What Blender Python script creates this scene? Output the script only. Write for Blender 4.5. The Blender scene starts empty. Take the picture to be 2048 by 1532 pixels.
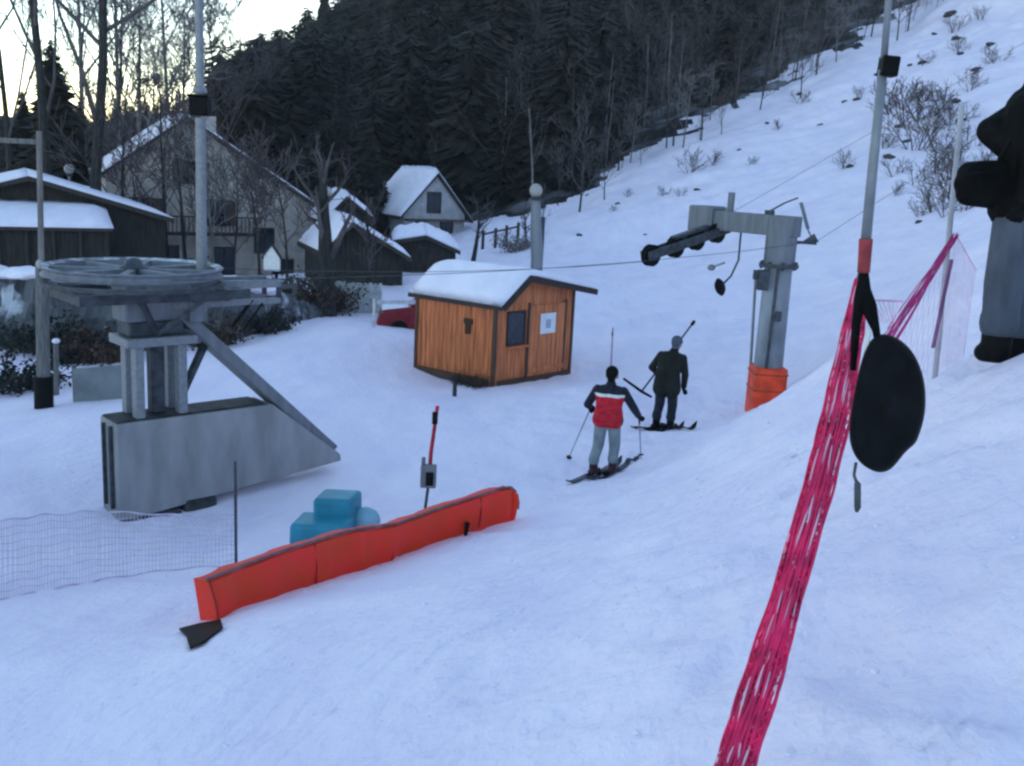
import bpy, bmesh, math, random
import numpy as np
from mathutils import Vector, Matrix, Euler

random.seed(7); RNG = np.random.default_rng(7)
D = bpy.data; SC = bpy.context.scene; COL = SC.collection
PI = math.pi

# ------------------------------------------------------------------ camera and measuring helpers
F, CX, CY = 2000.0, 1024.0, 766.0
CAMZ = 6.0
CAM_R = Matrix.Rotation(math.radians(78.0), 3, 'X') @ Matrix.Rotation(math.radians(2.9), 3, 'Z')
CAM_P = Vector((0, 0, CAMZ))

def ray(px, py):
    return CAM_R @ Vector(((px - CX) / F, -(py - CY) / F, -1.0))

def W(px, py, Y):
    """photo measurement -> world point at forward distance Y"""
    d = ray(px, py)
    return CAM_P + d * (Y / d.y)

cam = D.cameras.new('camera'); cam_o = D.objects.new('camera', cam); COL.objects.link(cam_o)
cam.sensor_width = 36; cam.lens = F / 2048 * 36; cam.clip_start = 0.05; cam.clip_end = 3000
m4 = CAM_R.to_4x4(); m4.translation = CAM_P; cam_o.matrix_world = m4
SC.camera = cam_o

# ------------------------------------------------------------------ terrain height from measured points
CTRL = [
 (0,1532,5.4),(350,1532,4.7),(700,1532,3.9),(1024,1532,3.4),(1400,1532,2.9),(1700,1532,2.7),(2048,1532,2.55),
 (0,1900,3.7),(1024,1900,2.3),(2048,1900,1.8),
 (0,1330,7.0),(200,1330,6.9),(330,1360,6.4),(430,1252,8.0),(560,1195,8.7),(700,1148,9.6),(772,1146,9.95),(806,1112,10.25),(860,1080,10.5),(1030,1018,11.5),
 (560,1300,6.0),(700,1250,6.1),(1000,1250,5.6),(1000,1120,7.8),(1200,1250,5.2),(1200,1100,8.0),(1200,1010,12.0),
 (1400,1250,4.5),(1400,1000,8.8),(1400,900,14.0),(1600,1100,5.2),(1600,900,10.0),(1600,820,18),(1640,740,20.5),
 (0,1200,9.0),(200,1120,10.9),(0,1000,13.2),(0,830,19.5),(85,815,20),(160,810,20.3),(215,1062,13.2),(310,1092,12.9),
 (400,1040,13.95),(520,980,15.2),(662,922,16.7),(470,1130,10.6),(200,900,16.5),(600,800,20),(420,780,21.5),
 (560,650,30),(480,690,27.5),(750,700,26.5),(828,748,26.3),(985,772,25),(1145,754,26.6),(700,640,33),
 (857,1015,13.2),(750,920,16.8),(950,880,18.5),(1000,820,22),(1150,850,19.3),(1210,957,15.3),(1330,862,17.5),(1250,780,22.5),
 (1530,806,22),(1200,640,34),(1150,560,46),(1090,525,55),(1350,600,38),(1350,525,50),(1450,650,31),(1600,600,31),(1600,700,24),
 (2048,722,6.2),(1950,705,6.6),(1870,695,7.1),(1900,560,11.5),(2048,560,10.5),(1800,560,19),(1760,480,34),(1950,425,31),(2048,415,27),
 (1700,700,16),(1700,800,9.5),(1800,800,6.2),(2048,900,4.2),(2048,1200,3.1),(1700,1200,3.9),(1700,900,7.0),
 (1080,430,75),(1300,310,85),(1600,150,100),(1870,0,115),(1300,440,60),(1600,300,72),(1600,430,50),(1850,150,82),(1850,300,56),
 (2048,0,95),(2048,300,42),(1450,480,52),(2200,-200,100),(2300,200,50),(2300,450,16),(2300,600,8),(1180,430,68),(1450,310,76),(1750,150,90),
 (1300,200,108),(1300,0,138),(1300,-300,190),(1600,0,126),(1600,-300,175),(1900,-300,160),(1000,350,95),(1000,200,118),(1000,-200,185),
 (700,400,98),(700,200,150),(700,90,205),(850,0,190),(500,330,120),(500,210,200),(440,225,205),(390,275,200),(300,318,190),(230,322,185),
 (0,235,200),(-250,190,200),(110,275,195),(300,400,95),(0,470,72),(400,560,52),(200,560,50),(620,545,50),(0,565,47),(700,545,45),
 (850,490,75),(1000,525,58),(0,700,27.5),(0,600,39),(250,620,36),(250,740,24.5),(-300,700,28),(-300,500,70),
]
XY = []; ZZ = []
for a in CTRL:
    p = W(*a); XY.append((p.x, p.y)); ZZ.append(p.z)
for p in [(0,0,4.35),(-3,0,3.7),(3,0,4.9),(0,-8,5.3),(-10,-8,3.2),(10,-8,7.5),(-14,4,2.0),(14,3,8.5),(60,20,30),(120,120,75),(-90,30,0),(-60,0,1),(120,300,110),(-150,300,2),(-75,300,4),(-30,300,60),(0,300,85),(-160,100,8),(150,20,80)]:
    XY.append(p[:2]); ZZ.append(p[2])
XY = np.array(XY); ZZ = np.array(ZZ); NC = len(XY)
C2 = 3.0 ** 2
def kern(dx, dy): return -np.sqrt(dx * dx + dy * dy + C2)
A = np.zeros((NC + 3, NC + 3))
A[:NC, :NC] = kern(XY[:, None, 0] - XY[None, :, 0], XY[:, None, 1] - XY[None, :, 1]) + np.eye(NC) * 0.10
A[:NC, NC] = 1; A[:NC, NC + 1:] = XY; A[NC:, :NC] = A[:NC, NC:].T
SOL = np.linalg.solve(A, np.concatenate([ZZ, [0, 0, 0]]))
HT = RNG.random((256, 256))
def vnoise(x, y):
    xi = np.floor(x).astype(int); yi = np.floor(y).astype(int)
    fx = x - xi; fy = y - yi
    fx = fx * fx * (3 - 2 * fx); fy = fy * fy * (3 - 2 * fy)
    g = lambda i, j: HT[i & 255, j & 255]
    a = g(xi, yi) * (1 - fx) + g(xi + 1, yi) * fx
    b = g(xi, yi + 1) * (1 - fx) + g(xi + 1, yi + 1) * fx
    return a * (1 - fy) + b * fy - 0.5
def hz(x, y):
    x = np.atleast_1d(np.asarray(x, float)); y = np.atleast_1d(np.asarray(y, float))
    out = np.empty(x.size); xf = x.ravel(); yf = y.ravel()
    for s in range(0, xf.size, 20000):
        xs = xf[s:s + 20000]; ys = yf[s:s + 20000]
        out[s:s + 20000] = kern(xs[:, None] - XY[None, :, 0], ys[:, None] - XY[None, :, 1]) @ SOL[:NC] + SOL[NC] + SOL[NC + 1] * xs + SOL[NC + 2] * ys
    d = np.hypot(xf, yf)
    k = np.clip((yf + 6) / 12, 0, 1)
    out += vnoise(xf * .45 + 9, yf * .45 + 3) * .10 * k
    churn = np.clip((xf + 1.5) / 3, .25, 1)
    xr = xf * .8 - yf * .6; yr = xf * .6 + yf * .8
    out += vnoise(xr * 1.3 + 1, yr * 2.6) * .085 * churn + vnoise(xr * 3.5 + 3, yr * 6) * .050 * churn + vnoise(xr * 8 + 3, yr * 12) * .022 * churn
    n1 = vnoise(xr * 1.5 + 40, yr * 3.1 + 7); out -= np.clip((n1 - .14) / .16, 0, 1) * .075 * churn
    n2 = vnoise(xr * 3.3 + 11, yr * 5.2 + 70); out -= np.clip((n2 - .22) / .12, 0, 1) * .045 * churn
    far = np.clip((d - 40) / 40, 0, 1)
    out += vnoise(xf * .30 + 5, yf * .9) * .45 * far
    out += vnoise(xf * .16, yf * .16) * .9 * far + vnoise(xf * .5, yf * .5) * .5 * far
    return out.reshape(x.shape)
def gz(x, y): return float(hz(x, y)[0])
def G(px, py, ymax=300):
    """where the sight line through a photo point meets the terrain"""
    d = ray(px, py)
    ys = np.concatenate([np.arange(1.5, 40, .05), np.arange(40, ymax, .4)])
    k = ys / d.y
    h = hz(d.x * k, ys) - (CAMZ + d.z * k)
    i = np.argmax(h > 0)
    if h[i] <= 0: i = len(ys) - 1
    return Vector((d.x * k[i], ys[i], gz(d.x * k[i], ys[i])))
def onground(px, Y, py=600):
    p = W(px, py, Y)
    for _ in range(3):
        p = Vector((p.x, p.y, gz(p.x, p.y)))
        # keep the photo column (the roll shifts x with height)
        d = ray(px, py); q = CAM_R.transposed() @ (p - CAM_P)
        py2 = CY - q.y / -q.z * F
        p = W(px, py2, Y)
    return Vector((p.x, p.y, gz(p.x, p.y)))

# ------------------------------------------------------------------ materials
def M(name, col, rough=.75, var=.22, scale=6, bump=.15, metal=0.0, spec=.3, stretch=(1, 1, 1), detail=6, col2=None, lo=.35, hi=.65, dist=.02):
    m = D.materials.new(name); m.use_nodes = True
    nt = m.node_tree; b = nt.nodes['Principled BSDF']; L = nt.links.new
    tc = nt.nodes.new('ShaderNodeTexCoord'); mp = nt.nodes.new('ShaderNodeMapping'); mp.inputs['Scale'].default_value = stretch
    L(tc.outputs['Object'], mp.inputs['Vector'])
    nz = nt.nodes.new('ShaderNodeTexNoise'); nz.inputs['Scale'].default_value = scale; nz.inputs['Detail'].default_value = detail
    L(mp.outputs[0], nz.inputs['Vector'])
    cr = nt.nodes.new('ShaderNodeValToRGB')
    c1 = [max(0, c * (1 - var)) for c in col]; c2 = [min(1, c * (1 + var)) for c in col] if col2 is None else col2
    cr.color_ramp.elements[0].position = lo; cr.color_ramp.elements[1].position = hi
    cr.color_ramp.elements[0].color = (*c1, 1); cr.color_ramp.elements[1].color = (*c2, 1)
    L(nz.outputs[0], cr.inputs[0]); L(cr.outputs[0], b.inputs['Base Color'])
    b.inputs['Roughness'].default_value = rough; b.inputs['Metallic'].default_value = metal
    b.inputs['Specular IOR Level'].default_value = spec
    if bump:
        bp = nt.nodes.new('ShaderNodeBump'); bp.inputs['Strength'].default_value = bump; bp.inputs['Distance'].default_value = dist
        L(nz.outputs[0], bp.inputs['Height']); L(bp.outputs[0], b.inputs['Normal'])
    return m

def snow_mat(name, base=(.91, .81, .94), s1=1.1, s2=9.0, bump=.5, tracks=False):
    m = D.materials.new(name); m.use_nodes = True
    nt = m.node_tree; b = nt.nodes['Principled BSDF']; L = nt.links.new
    tc = nt.nodes.new('ShaderNodeTexCoord')
    n1 = nt.nodes.new('ShaderNodeTexNoise'); n1.inputs['Scale'].default_value = s1; n1.inputs['Detail'].default_value = 8; n1.inputs['Roughness'].default_value = .6
    n2 = nt.nodes.new('ShaderNodeTexNoise'); n2.inputs['Scale'].default_value = s2; n2.inputs['Detail'].default_value = 6
    mp = nt.nodes.new('ShaderNodeMapping'); mp.inputs['Rotation'].default_value = (0, 0, .7); mp.inputs['Scale'].default_value = (1.0, .35, 1)
    L(tc.outputs['Object'], mp.inputs[0]); L(mp.outputs[0], n1.inputs['Vector']); L(tc.outputs['Object'], n2.inputs['Vector'])
    cr = nt.nodes.new('ShaderNodeValToRGB')
    cr.color_ramp.elements[0].position = .3; cr.color_ramp.elements[1].position = .7
    cr.color_ramp.elements[0].color = (base[0] * .88, base[1] * .9, base[2] * .93, 1); cr.color_ramp.elements[1].color = (*[min(.94, c * 1.05) for c in base], 1)
    L(n1.outputs[0], cr.inputs[0]); L(cr.outputs[0], b.inputs['Base Color'])
    b.inputs['Roughness'].default_value = .8; b.inputs['Specular IOR Level'].default_value = .15
    ad = nt.nodes.new('ShaderNodeMath'); ad.operation = 'MULTIPLY_ADD'; ad.inputs[1].default_value = .45
    L(n2.outputs[0], ad.inputs[0]); L(n1.outputs[0], ad.inputs[2])
    if tracks:
        m2 = nt.nodes.new('ShaderNodeMapping'); m2.inputs['Rotation'].default_value = (0, 0, math.radians(-47)); L(tc.outputs['Object'], m2.inputs[0])
        wv = nt.nodes.new('ShaderNodeTexWave'); wv.bands_direction = 'Y'; wv.inputs['Scale'].default_value = 1.15; wv.inputs['Distortion'].default_value = 16; wv.inputs['Detail'].default_value = 4; wv.inputs['Detail Scale'].default_value = .3
        L(m2.outputs[0], wv.inputs['Vector'])
        n3 = nt.nodes.new('ShaderNodeTexNoise'); n3.inputs['Scale'].default_value = .16; n3.inputs['Detail'].default_value = 3; L(tc.outputs['Object'], n3.inputs['Vector'])
        c3 = nt.nodes.new('ShaderNodeValToRGB'); c3.color_ramp.elements[0].position = .50; c3.color_ramp.elements[1].position = .66; L(n3.outputs[0], c3.inputs[0])
        p3 = nt.nodes.new('ShaderNodeMath'); p3.operation = 'POWER'; p3.inputs[1].default_value = 3; L(wv.outputs['Fac'], p3.inputs[0])
        q3 = nt.nodes.new('ShaderNodeMath'); q3.operation = 'MULTIPLY'; L(p3.outputs[0], q3.inputs[0]); L(c3.outputs[0], q3.inputs[1])
        a3 = nt.nodes.new('ShaderNodeMath'); a3.operation = 'MULTIPLY_ADD'; a3.inputs[1].default_value = -.13; L(q3.outputs[0], a3.inputs[0]); L(ad.outputs[0], a3.inputs[2]); ad = a3
    bp = nt.nodes.new('ShaderNodeBump'); bp.inputs['Strength'].default_value = bump; bp.inputs['Distance'].default_value = .10
    L(ad.outputs[0], bp.inputs['Height']); L(bp.outputs[0], b.inputs['Normal'])
    return m

SNOW = snow_mat('snow', bump=.75, tracks=True)
SNOWR = snow_mat('roof snow', (.88, .82, .91), 1.6, 7, .35)
LITTER = M('forest floor', (.034, .029, .030), .95, .5, .35, .6, col2=(.34, .34, .38), lo=.47, hi=.80, detail=10)
CONIF = M('conifer needles', (.020, .016, .012), .9, .45, 1.2, 0)
CONIF2 = M('dry brown conifer needles', (.027, .018, .014), .9, .4, 1.2, 0)
BARK = M('dark bark', (.030, .027, .026), .9, .4, 9, .5, stretch=(1, 1, .3))
BARKP = M('pale bark', (.15, .135, .13), .9, .35, 7, .4, stretch=(1, 1, .3))
TWIG = M('bare twigs', (.088, .072, .074), .9, .35, 2, 0)
TWIGP = M('pale grey twigs', (.16, .15, .15), .9, .3, 2, 0)
SHRUB = M('brown shrub twigs', (.055, .037, .028), .9, .5, 4, 0)
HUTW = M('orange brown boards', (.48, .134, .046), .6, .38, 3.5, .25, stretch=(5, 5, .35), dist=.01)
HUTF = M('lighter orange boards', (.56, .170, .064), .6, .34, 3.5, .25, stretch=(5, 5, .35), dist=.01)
DKWOOD = M('dark stained wood', (.040, .030, .028), .75, .35, 8, .3, stretch=(3, 3, .5))
GREYW = M('weathered grey wood', (.13, .125, .12), .85, .3, 8, .3, stretch=(3, 3, .4))
TRIM = M('dark brown trim', (.085, .045, .028), .75, .3, 8, .3, stretch=(3, 3, .5))
STEEL = M('galvanised steel', (.23, .24, .255), .55, .13, 16, .10, metal=.35, detail=10)
STEELD = M('dark oily steel', (.060, .065, .075), .55, .35, 8, .15, metal=.3)
STEELM = M('grey painted steel', (.17, .18, .20), .6, .16, 3.5, .10, metal=.15, stretch=(2.5, 2.5, .35), detail=10)
CONC = M('concrete', (.27, .262, .27), .9, .17, 2.2, .3, detail=12, stretch=(1.6, 1.6, .5))
CONCD = M('very dark concrete', (.035, .034, .036), .7, .5, 5, .3)  # dark tone for the footing and the top of the base
BLACK = M('black rubber', (.006, .006, .006), .6, .35, 18, .25, spec=.10)
BLKCLOTH = M('black cloth', (.008, .008, .008), .9, .3, 6, 1.0, spec=.08, dist=.06)
NAVY = M('dark navy cloth', (.016, .018, .028), .85, .3, 10, .9, dist=.05)
OLIVE = M('dark olive cloth', (.012, .013, .010), .85, .3, 8, .9, dist=.05)
REDC = M('red jacket cloth', (.52, .014, .028), .8, .25, 9, .9, dist=.05, stretch=(1, 1, 1.8))
WHITEC = M('white cloth', (.72, .70, .68), .8, .08, 9, .2)
GREYC = M('grey ski trousers', (.20, .235, .25), .8, .18, 8, .9, dist=.05)
GREYC2 = M('slate grey trousers', (.075, .085, .108), .85, .25, 5, 1.0, dist=.06, stretch=(1.6, 1.6, .6))
SKIN = M('skin', (.42, .25, .19), .6, .08, 9, .05)
ORANGE = M('orange vinyl padding', (.93, .062, .012), .5, .22, 2.2, .35, dist=.03, col2=(.90, .030, .024))
ORANGEP = M('orange pylon padding', (.84, .068, .022), .55, .3, 3, .3, dist=.03)
PINK = M('magenta netting', (.78, .020, .115), .7, .25, 9, .1)
PINKL = M('faded pink netting', (.74, .42, .56), .8, .2, 9, 0)
LILAC = M('pale lilac netting', (.50, .44, .56), .8, .15, 9, 0)
TURQ = M('turquoise plastic', (.025, .235, .33), .45, .18, 3, .12)
TURQL = M('pale turquoise plastic', (.22, .46, .56), .5, .15, 3, .12)
REDPAINT = M('dark red paint', (.22, .012, .022), .35, .3, 4, .05)
REDPOLE = M('red pole', (.40, .020, .040), .5, .2, 6, .1)
GLASS = M('dark window glass', (.018, .022, .035), .12, .3, 2, 0, spec=.6)
PAPER = M('white notice sheet', (.74, .76, .80), .8, .06, 6, 0)
STUCCO = M('grey beige render', (.44, .375, .34), .9, .18, 2.2, .2)
STUCCOW = M('pale chalet render', (.40, .38, .40), .9, .15, 2.2, .2)
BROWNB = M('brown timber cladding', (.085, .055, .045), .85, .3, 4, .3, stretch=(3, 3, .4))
WALLDK = M('dark brown boards', (.030, .025, .022), .85, .4, 4, .3, stretch=(4, 4, .4))  # the boards themselves are dark brown, on barn and sheds alike
GLOBE = M('milky lamp glass', (.38, .355, .33), .35, .06, 3, 0)
ROCK = M('dark rock', (.050, .050, .056), .9, .45, 2.5, .6, dist=.1)

def stone_mat():
    m = D.materials.new('rubble stone with snow'); m.use_nodes = True
    nt = m.node_tree; b = nt.nodes['Principled BSDF']; L = nt.links.new
    tc = nt.nodes.new('ShaderNodeTexCoord'); v = nt.nodes.new('ShaderNodeTexVoronoi'); v.inputs['Scale'].default_value = 2.4
    n = nt.nodes.new('ShaderNodeTexNoise'); n.inputs['Scale'].default_value = 1.3; n.inputs['Detail'].default_value = 8
    L(tc.outputs['Object'], v.inputs['Vector']); L(tc.outputs['Object'], n.inputs['Vector'])
    mx = nt.nodes.new('ShaderNodeMix'); mx.data_type = 'RGBA'
    cr = nt.nodes.new('ShaderNodeValToRGB'); cr.color_ramp.elements[0].color = (.035, .036, .042, 1); cr.color_ramp.elements[1].color = (.15, .155, .17, 1)
    L(v.outputs['Color'], cr.inputs[0])
    c2 = nt.nodes.new('ShaderNodeValToRGB'); c2.color_ramp.elements[0].position = .60; c2.color_ramp.elements[1].position = .70
    L(n.outputs[0], c2.inputs[0]); L(c2.outputs[0], mx.inputs['Factor']); L(cr.outputs[0], mx.inputs['A']); mx.inputs['B'].default_value = (.50, .52, .56, 1)
    L(mx.outputs['Result'], b.inputs['Base Color']); b.inputs['Roughness'].default_value = .9
    bp = nt.nodes.new('ShaderNodeBump'); bp.inputs['Strength'].default_value = .8; bp.inputs['Distance'].default_value = .1
    L(v.outputs['Distance'], bp.inputs['Height']); L(bp.outputs[0], b.inputs['Normal'])
    return m
STONE = stone_mat()

# ------------------------------------------------------------------ object helpers
def wloc(o):
    v = Vector((0, 0, 0))
    while o: v += o.location; o = o.parent
    return v
def tag(o, label=None, cat=None, group=None, kind=None):
    if label: o['label'] = label
    if cat: o['category'] = cat
    if group: o['group'] = group
    if kind: o['kind'] = kind
    return o
def thing(name, loc, label, cat, group=None):
    o = D.objects.new(name, None); COL.objects.link(o); o.location = loc; o.empty_display_size = .2
    return tag(o, label, cat, group)
def frame_of(d):
    d = Vector(d).normalized()
    u = d.orthogonal().normalized() if abs(d.z) > .98 else Vector((0, 0, 1)).cross(d).normalized()
    return u, d.cross(u).normalized()

class MB:
    def __init__(s): s.v = []; s.f = []; s.m = []
    def add(s, vs, fs, mi=0):
        o = len(s.v); s.v += [tuple(v) for v in vs]; s.f += [tuple(i + o for i in f) for f in fs]; s.m += [mi] * len(fs); return s
    def hexa(s, p, mi=0):       # 8 points: bottom ring 0-3, top ring 4-7
        return s.add(p, [(3, 2, 1, 0), (4, 5, 6, 7), (0, 1, 5, 4), (1, 2, 6, 5), (2, 3, 7, 6), (3, 0, 4, 7)], mi)
    def box(s, c, sx, sy, sz, R=None, mi=0):
        c = Vector(c); P = []
        for z in (-1, 1):
            for x, y in ((-1, -1), (1, -1), (1, 1), (-1, 1)):
                q = Vector((x * sx / 2, y * sy / 2, z * sz / 2))
                P.append(c + (R @ q if R else q))
        return s.hexa(P, mi)
    def beam(s, a, b, w, h, up=(0, 0, 1), mi=0):
        a = Vector(a); b = Vector(b); d = (b - a).normalized()
        u = d.cross(Vector(up))
        u = u.normalized() if u.length > 1e-4 else d.orthogonal().normalized()
        t = u.cross(d).normalized()
        P = []
        for q in (a, b):
            P += [q - u * w / 2 - t * h / 2, q + u * w / 2 - t * h / 2, q + u * w / 2 + t * h / 2, q - u * w / 2 + t * h / 2]
        return s.hexa(P, mi)
    def tube(s, pts, rad, n=8, cap=True, mi=0):
        pts = [Vector(p) for p in pts]; k = len(pts)
        if not hasattr(rad, '__len__'): rad = [rad] * k
        vs = []; fs = []; u = None
        for i in range(k):
            d = (pts[min(i + 1, k - 1)] - pts[max(i - 1, 0)])
            d = d.normalized() if d.length > 1e-9 else Vector((0, 0, 1))
            if u is None: u, w = frame_of(d)
            else:
                u = (u - d * u.dot(d)); u = u.normalized() if u.length > 1e-6 else frame_of(d)[0]; w = d.cross(u)
            for j in range(n):
                a = 2 * PI * j / n; vs.append(pts[i] + (u * math.cos(a) + w * math.sin(a)) * rad[i])
        for i in range(k - 1):
            for j in range(n):
                a = i * n + j; b = i * n + (j + 1) % n
                fs.append((a, b, b + n, a + n))
        if cap and n > 2: fs.append(tuple(range(n - 1, -1, -1))); fs.append(tuple((k - 1) * n + j for j in range(n)))
        return s.add(vs, fs, mi)
    def ell(s, c, rx, ry, rz, R=None, nu=14, nv=8, mi=0, rough=0, rng=random):
        c = Vector(c); vs = []; fs = []
        for i in range(nv + 1):
            t = PI * i / nv
            for j in range(nu):
                a = 2 * PI * j / nu; k = 1 + (rng.uniform(-rough, rough) if rough and 0 < i < nv else 0)
                q = Vector((rx * k * math.sin(t) * math.cos(a), ry * k * math.sin(t) * math.sin(a), rz * k * math.cos(t)))
                vs.append(c + (R @ q if R else q))
        for i in range(nv):
            for j in range(nu):
                a = i * nu + j; b = i * nu + (j + 1) % nu
                fs.append((a, a + nu, b + nu, b))
        return s.add(vs, fs, mi)
    def prism(s, poly, vec, mi=0):
        poly = [Vector(p) for p in poly]; vec = Vector(vec); n = len(poly)
        vs = poly + [p + vec for p in poly]
        fs = [tuple(range(n - 1, -1, -1)), tuple(range(n, 2 * n))] + [(i, (i + 1) % n, (i + 1) % n + n, i + n) for i in range(n)]
        return s.add(vs, fs, mi)
    def lathe(s, c, prof, axis=(0, 0, 1), n=32, mi=0, cap=True):
        u, w = frame_of(axis); ax = Vector(axis).normalized(); c = Vector(c); vs = []; fs = []; k = len(prof)
        for r, h in prof:
            for j in range(n):
                a = 2 * PI * j / n; vs.append(c + ax * h + (u * math.cos(a) + w * math.sin(a)) * r)
        for i in range(k - 1):
            for j in range(n):
                a = i * n + j; b = i * n + (j + 1) % n; fs.append((a, b, b + n, a + n))
        if cap: fs.append(tuple(range(n - 1, -1, -1))); fs.append(tuple((k - 1) * n + j for j in range(n)))
        return s.add(vs, fs, mi)
    def mesh(s, name, mats, off=(0, 0, 0), smooth=False):
        me = D.meshes.new(name); off = Vector(off)
        me.from_pydata([(v[0] - off[0], v[1] - off[1], v[2] - off[2]) for v in s.v], [], s.f)
        for m in (mats if isinstance(mats, (list, tuple)) else [mats]): me.materials.append(m)
        me.polygons.foreach_set('material_index', s.m)
        bm = bmesh.new(); bm.from_mesh(me); bmesh.ops.recalc_face_normals(bm, faces=bm.faces); bm.to_mesh(me); bm.free()
        if smooth is True: me.polygons.foreach_set('use_smooth', [True] * len(me.polygons))
        elif smooth: me.set_sharp_from_angle(angle=smooth); me.polygons.foreach_set('use_smooth', [True] * len(me.polygons))
        me.update(); return me
    def build(s, name, mats, parent=None, loc=None, smooth=False, bevel=0):
        base = wloc(parent) if parent else Vector(loc if loc is not None else (0, 0, 0))
        if smooth is False and bevel: smooth = .6
        o = D.objects.new(name, s.mesh(name, mats, base, smooth)); COL.objects.link(o)
        if parent: o.parent = parent
        else: o.location = base
        if bevel:
            b = o.modifiers.new('bevel', 'BEVEL'); b.width = bevel; b.segments = 2; b.limit_method = 'ANGLE'; b.angle_limit = .6
        return o

def blob(name, caps, voxel, mats, parent, smooth_it=4, matfn=None, ells=()):
    """one continuous surface grown round a skeleton of tapered limbs (parent-local coordinates)"""
    b = MB()
    for p0, r0, p1, r1 in caps:
        p0 = Vector(p0); p1 = Vector(p1); d = p1 - p0; L = d.length
        if L < 1e-6: b.ell(p0, r0, r0, r0, nu=12, nv=8); continue
        d.normalize(); pts = []; rr = []
        for k in range(5):
            a = PI / 2 * k / 4; pts.append(p0 - d * r0 * math.cos(a)); rr.append(max(r0 * math.sin(a), .0006))
        for k in range(1, 5):
            a = PI / 2 * k / 4; pts.append(p1 + d * r1 * math.sin(a)); rr.append(max(r1 * math.cos(a), .0006))
        pts.insert(5, p1.copy()); rr.insert(5, r1)
        b.tube(pts, rr, 12)
    for e in ells: b.ell(*e, nu=16, nv=10)
    me = b.mesh(name + '_src', mats[0] if isinstance(mats, (list, tuple)) else mats)
    o = D.objects.new(name, me); COL.objects.link(o)
    r = o.modifiers.new('r', 'REMESH'); r.mode = 'VOXEL'; r.voxel_size = voxel
    s = o.modifiers.new('s', 'SMOOTH'); s.iterations = smooth_it; s.factor = .5
    dg = bpy.context.evaluated_depsgraph_get()
    me2 = D.meshes.new_from_object(o.evaluated_get(dg)); me2.name = name
    o.modifiers.clear(); o.data = me2; D.meshes.remove(me)
    me2.materials.clear()
    for m in (mats if isinstance(mats, (list, tuple)) else [mats]): me2.materials.append(m)
    me2.polygons.foreach_set('use_smooth', [True] * len(me2.polygons))
    if matfn:
        me2.polygons.foreach_set('material_index', [matfn(p.center) for p in me2.polygons])
    o.parent = parent
    return o

def join_np(name, items, mats, kind=None):
    """items: list of (verts Nx3, faces list-of-array(M,k), material index) -> one mesh"""
    V = []; loops = []; starts = []; mi = []; smooth = None; off = 0; ls = 0
    for v, f, m in items:
        V.append(v); k = f.shape[1]
        loops.append((f + off).ravel()); starts.append(np.arange(f.shape[0]) * k + ls); ls += f.size; mi.append(np.full(f.shape[0], m)); off += len(v)
    V = np.concatenate(V); loops = np.concatenate(loops); starts = np.concatenate(starts); mi = np.concatenate(mi)
    me = D.meshes.new(name); me.vertices.add(len(V)); me.vertices.foreach_set('co', V.ravel())
    me.loops.add(len(loops)); me.loops.foreach_set('vertex_index', loops.astype(np.int32))
    me.polygons.add(len(starts)); me.polygons.foreach_set('loop_start', starts.astype(np.int32))
    for m in mats: me.materials.append(m)
    me.polygons.foreach_set('material_index', mi.astype(np.int32))
    me.update(calc_edges=True); me.validate()
    o = D.objects.new(name, me); COL.objects.link(o)
    return o

# ------------------------------------------------------------------ the ground
# forest edge as a function of X
EP = [W(1080, 430, 75), W(1300, 310, 85), W(1600, 150, 100), W(1870, 0, 115)]
EX = [-400, -120, -60, -25, -8] + [p.x for p in EP] + [140]
EY = [80, 80, 84, 92, 84] + [p.y for p in EP] + [195]
def forest_edge(x): return np.interp(x, EX, EY)

def build_ground():
    gx = np.concatenate([np.arange(-420, -64, 10), np.arange(-64, -15, .7), np.arange(-15, -7, .13), np.arange(-7, 8, .075), np.arange(8, 13, .13), np.arange(13, 74, .5), np.arange(74, 421, 10)])
    gy = np.concatenate([np.arange(-40, -4, 3), np.arange(-4, 1.5, .4), np.arange(1.5, 10, .055), np.arange(10, 15, .085), np.arange(15, 32, .2), np.arange(32, 62, .5), np.arange(62, 130, .55), np.arange(130, 420, 8)])
    X, Y = np.meshgrid(gx, gy)
    Z = hz(X.ravel(), Y.ravel())
    V = np.stack([X.ravel(), Y.ravel(), Z], 1)
    nx, ny = len(gx), len(gy)
    i = np.arange(nx * ny).reshape(ny, nx)
    Fq = np.stack([i[:-1, :-1].ravel(), i[:-1, 1:].ravel(), i[1:, 1:].ravel(), i[1:, :-1].ravel()], 1)
    c = V[Fq].mean(1)
    edge = forest_edge(c[:, 0]) + vnoise(c[:, 0] * .25, c[:, 1] * .25) * 7 + vnoise(c[:, 0] * .8, c[:, 1] * .8) * 7 + 2
    fm = c[:, 1] > edge
    for name, sel, mt in (('snow_ground', ~fm, SNOW), ('hillside', fm, LITTER)):
        f = Fq[sel]; u, inv = np.unique(f, return_inverse=True)
        o = join_np(name, [(V[u], inv.reshape(f.shape), 0)], [mt])
        o.data.polygons.foreach_set('use_smooth', [True] * len(o.data.polygons))
        o['kind'] = 'structure'
build_ground()

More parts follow.
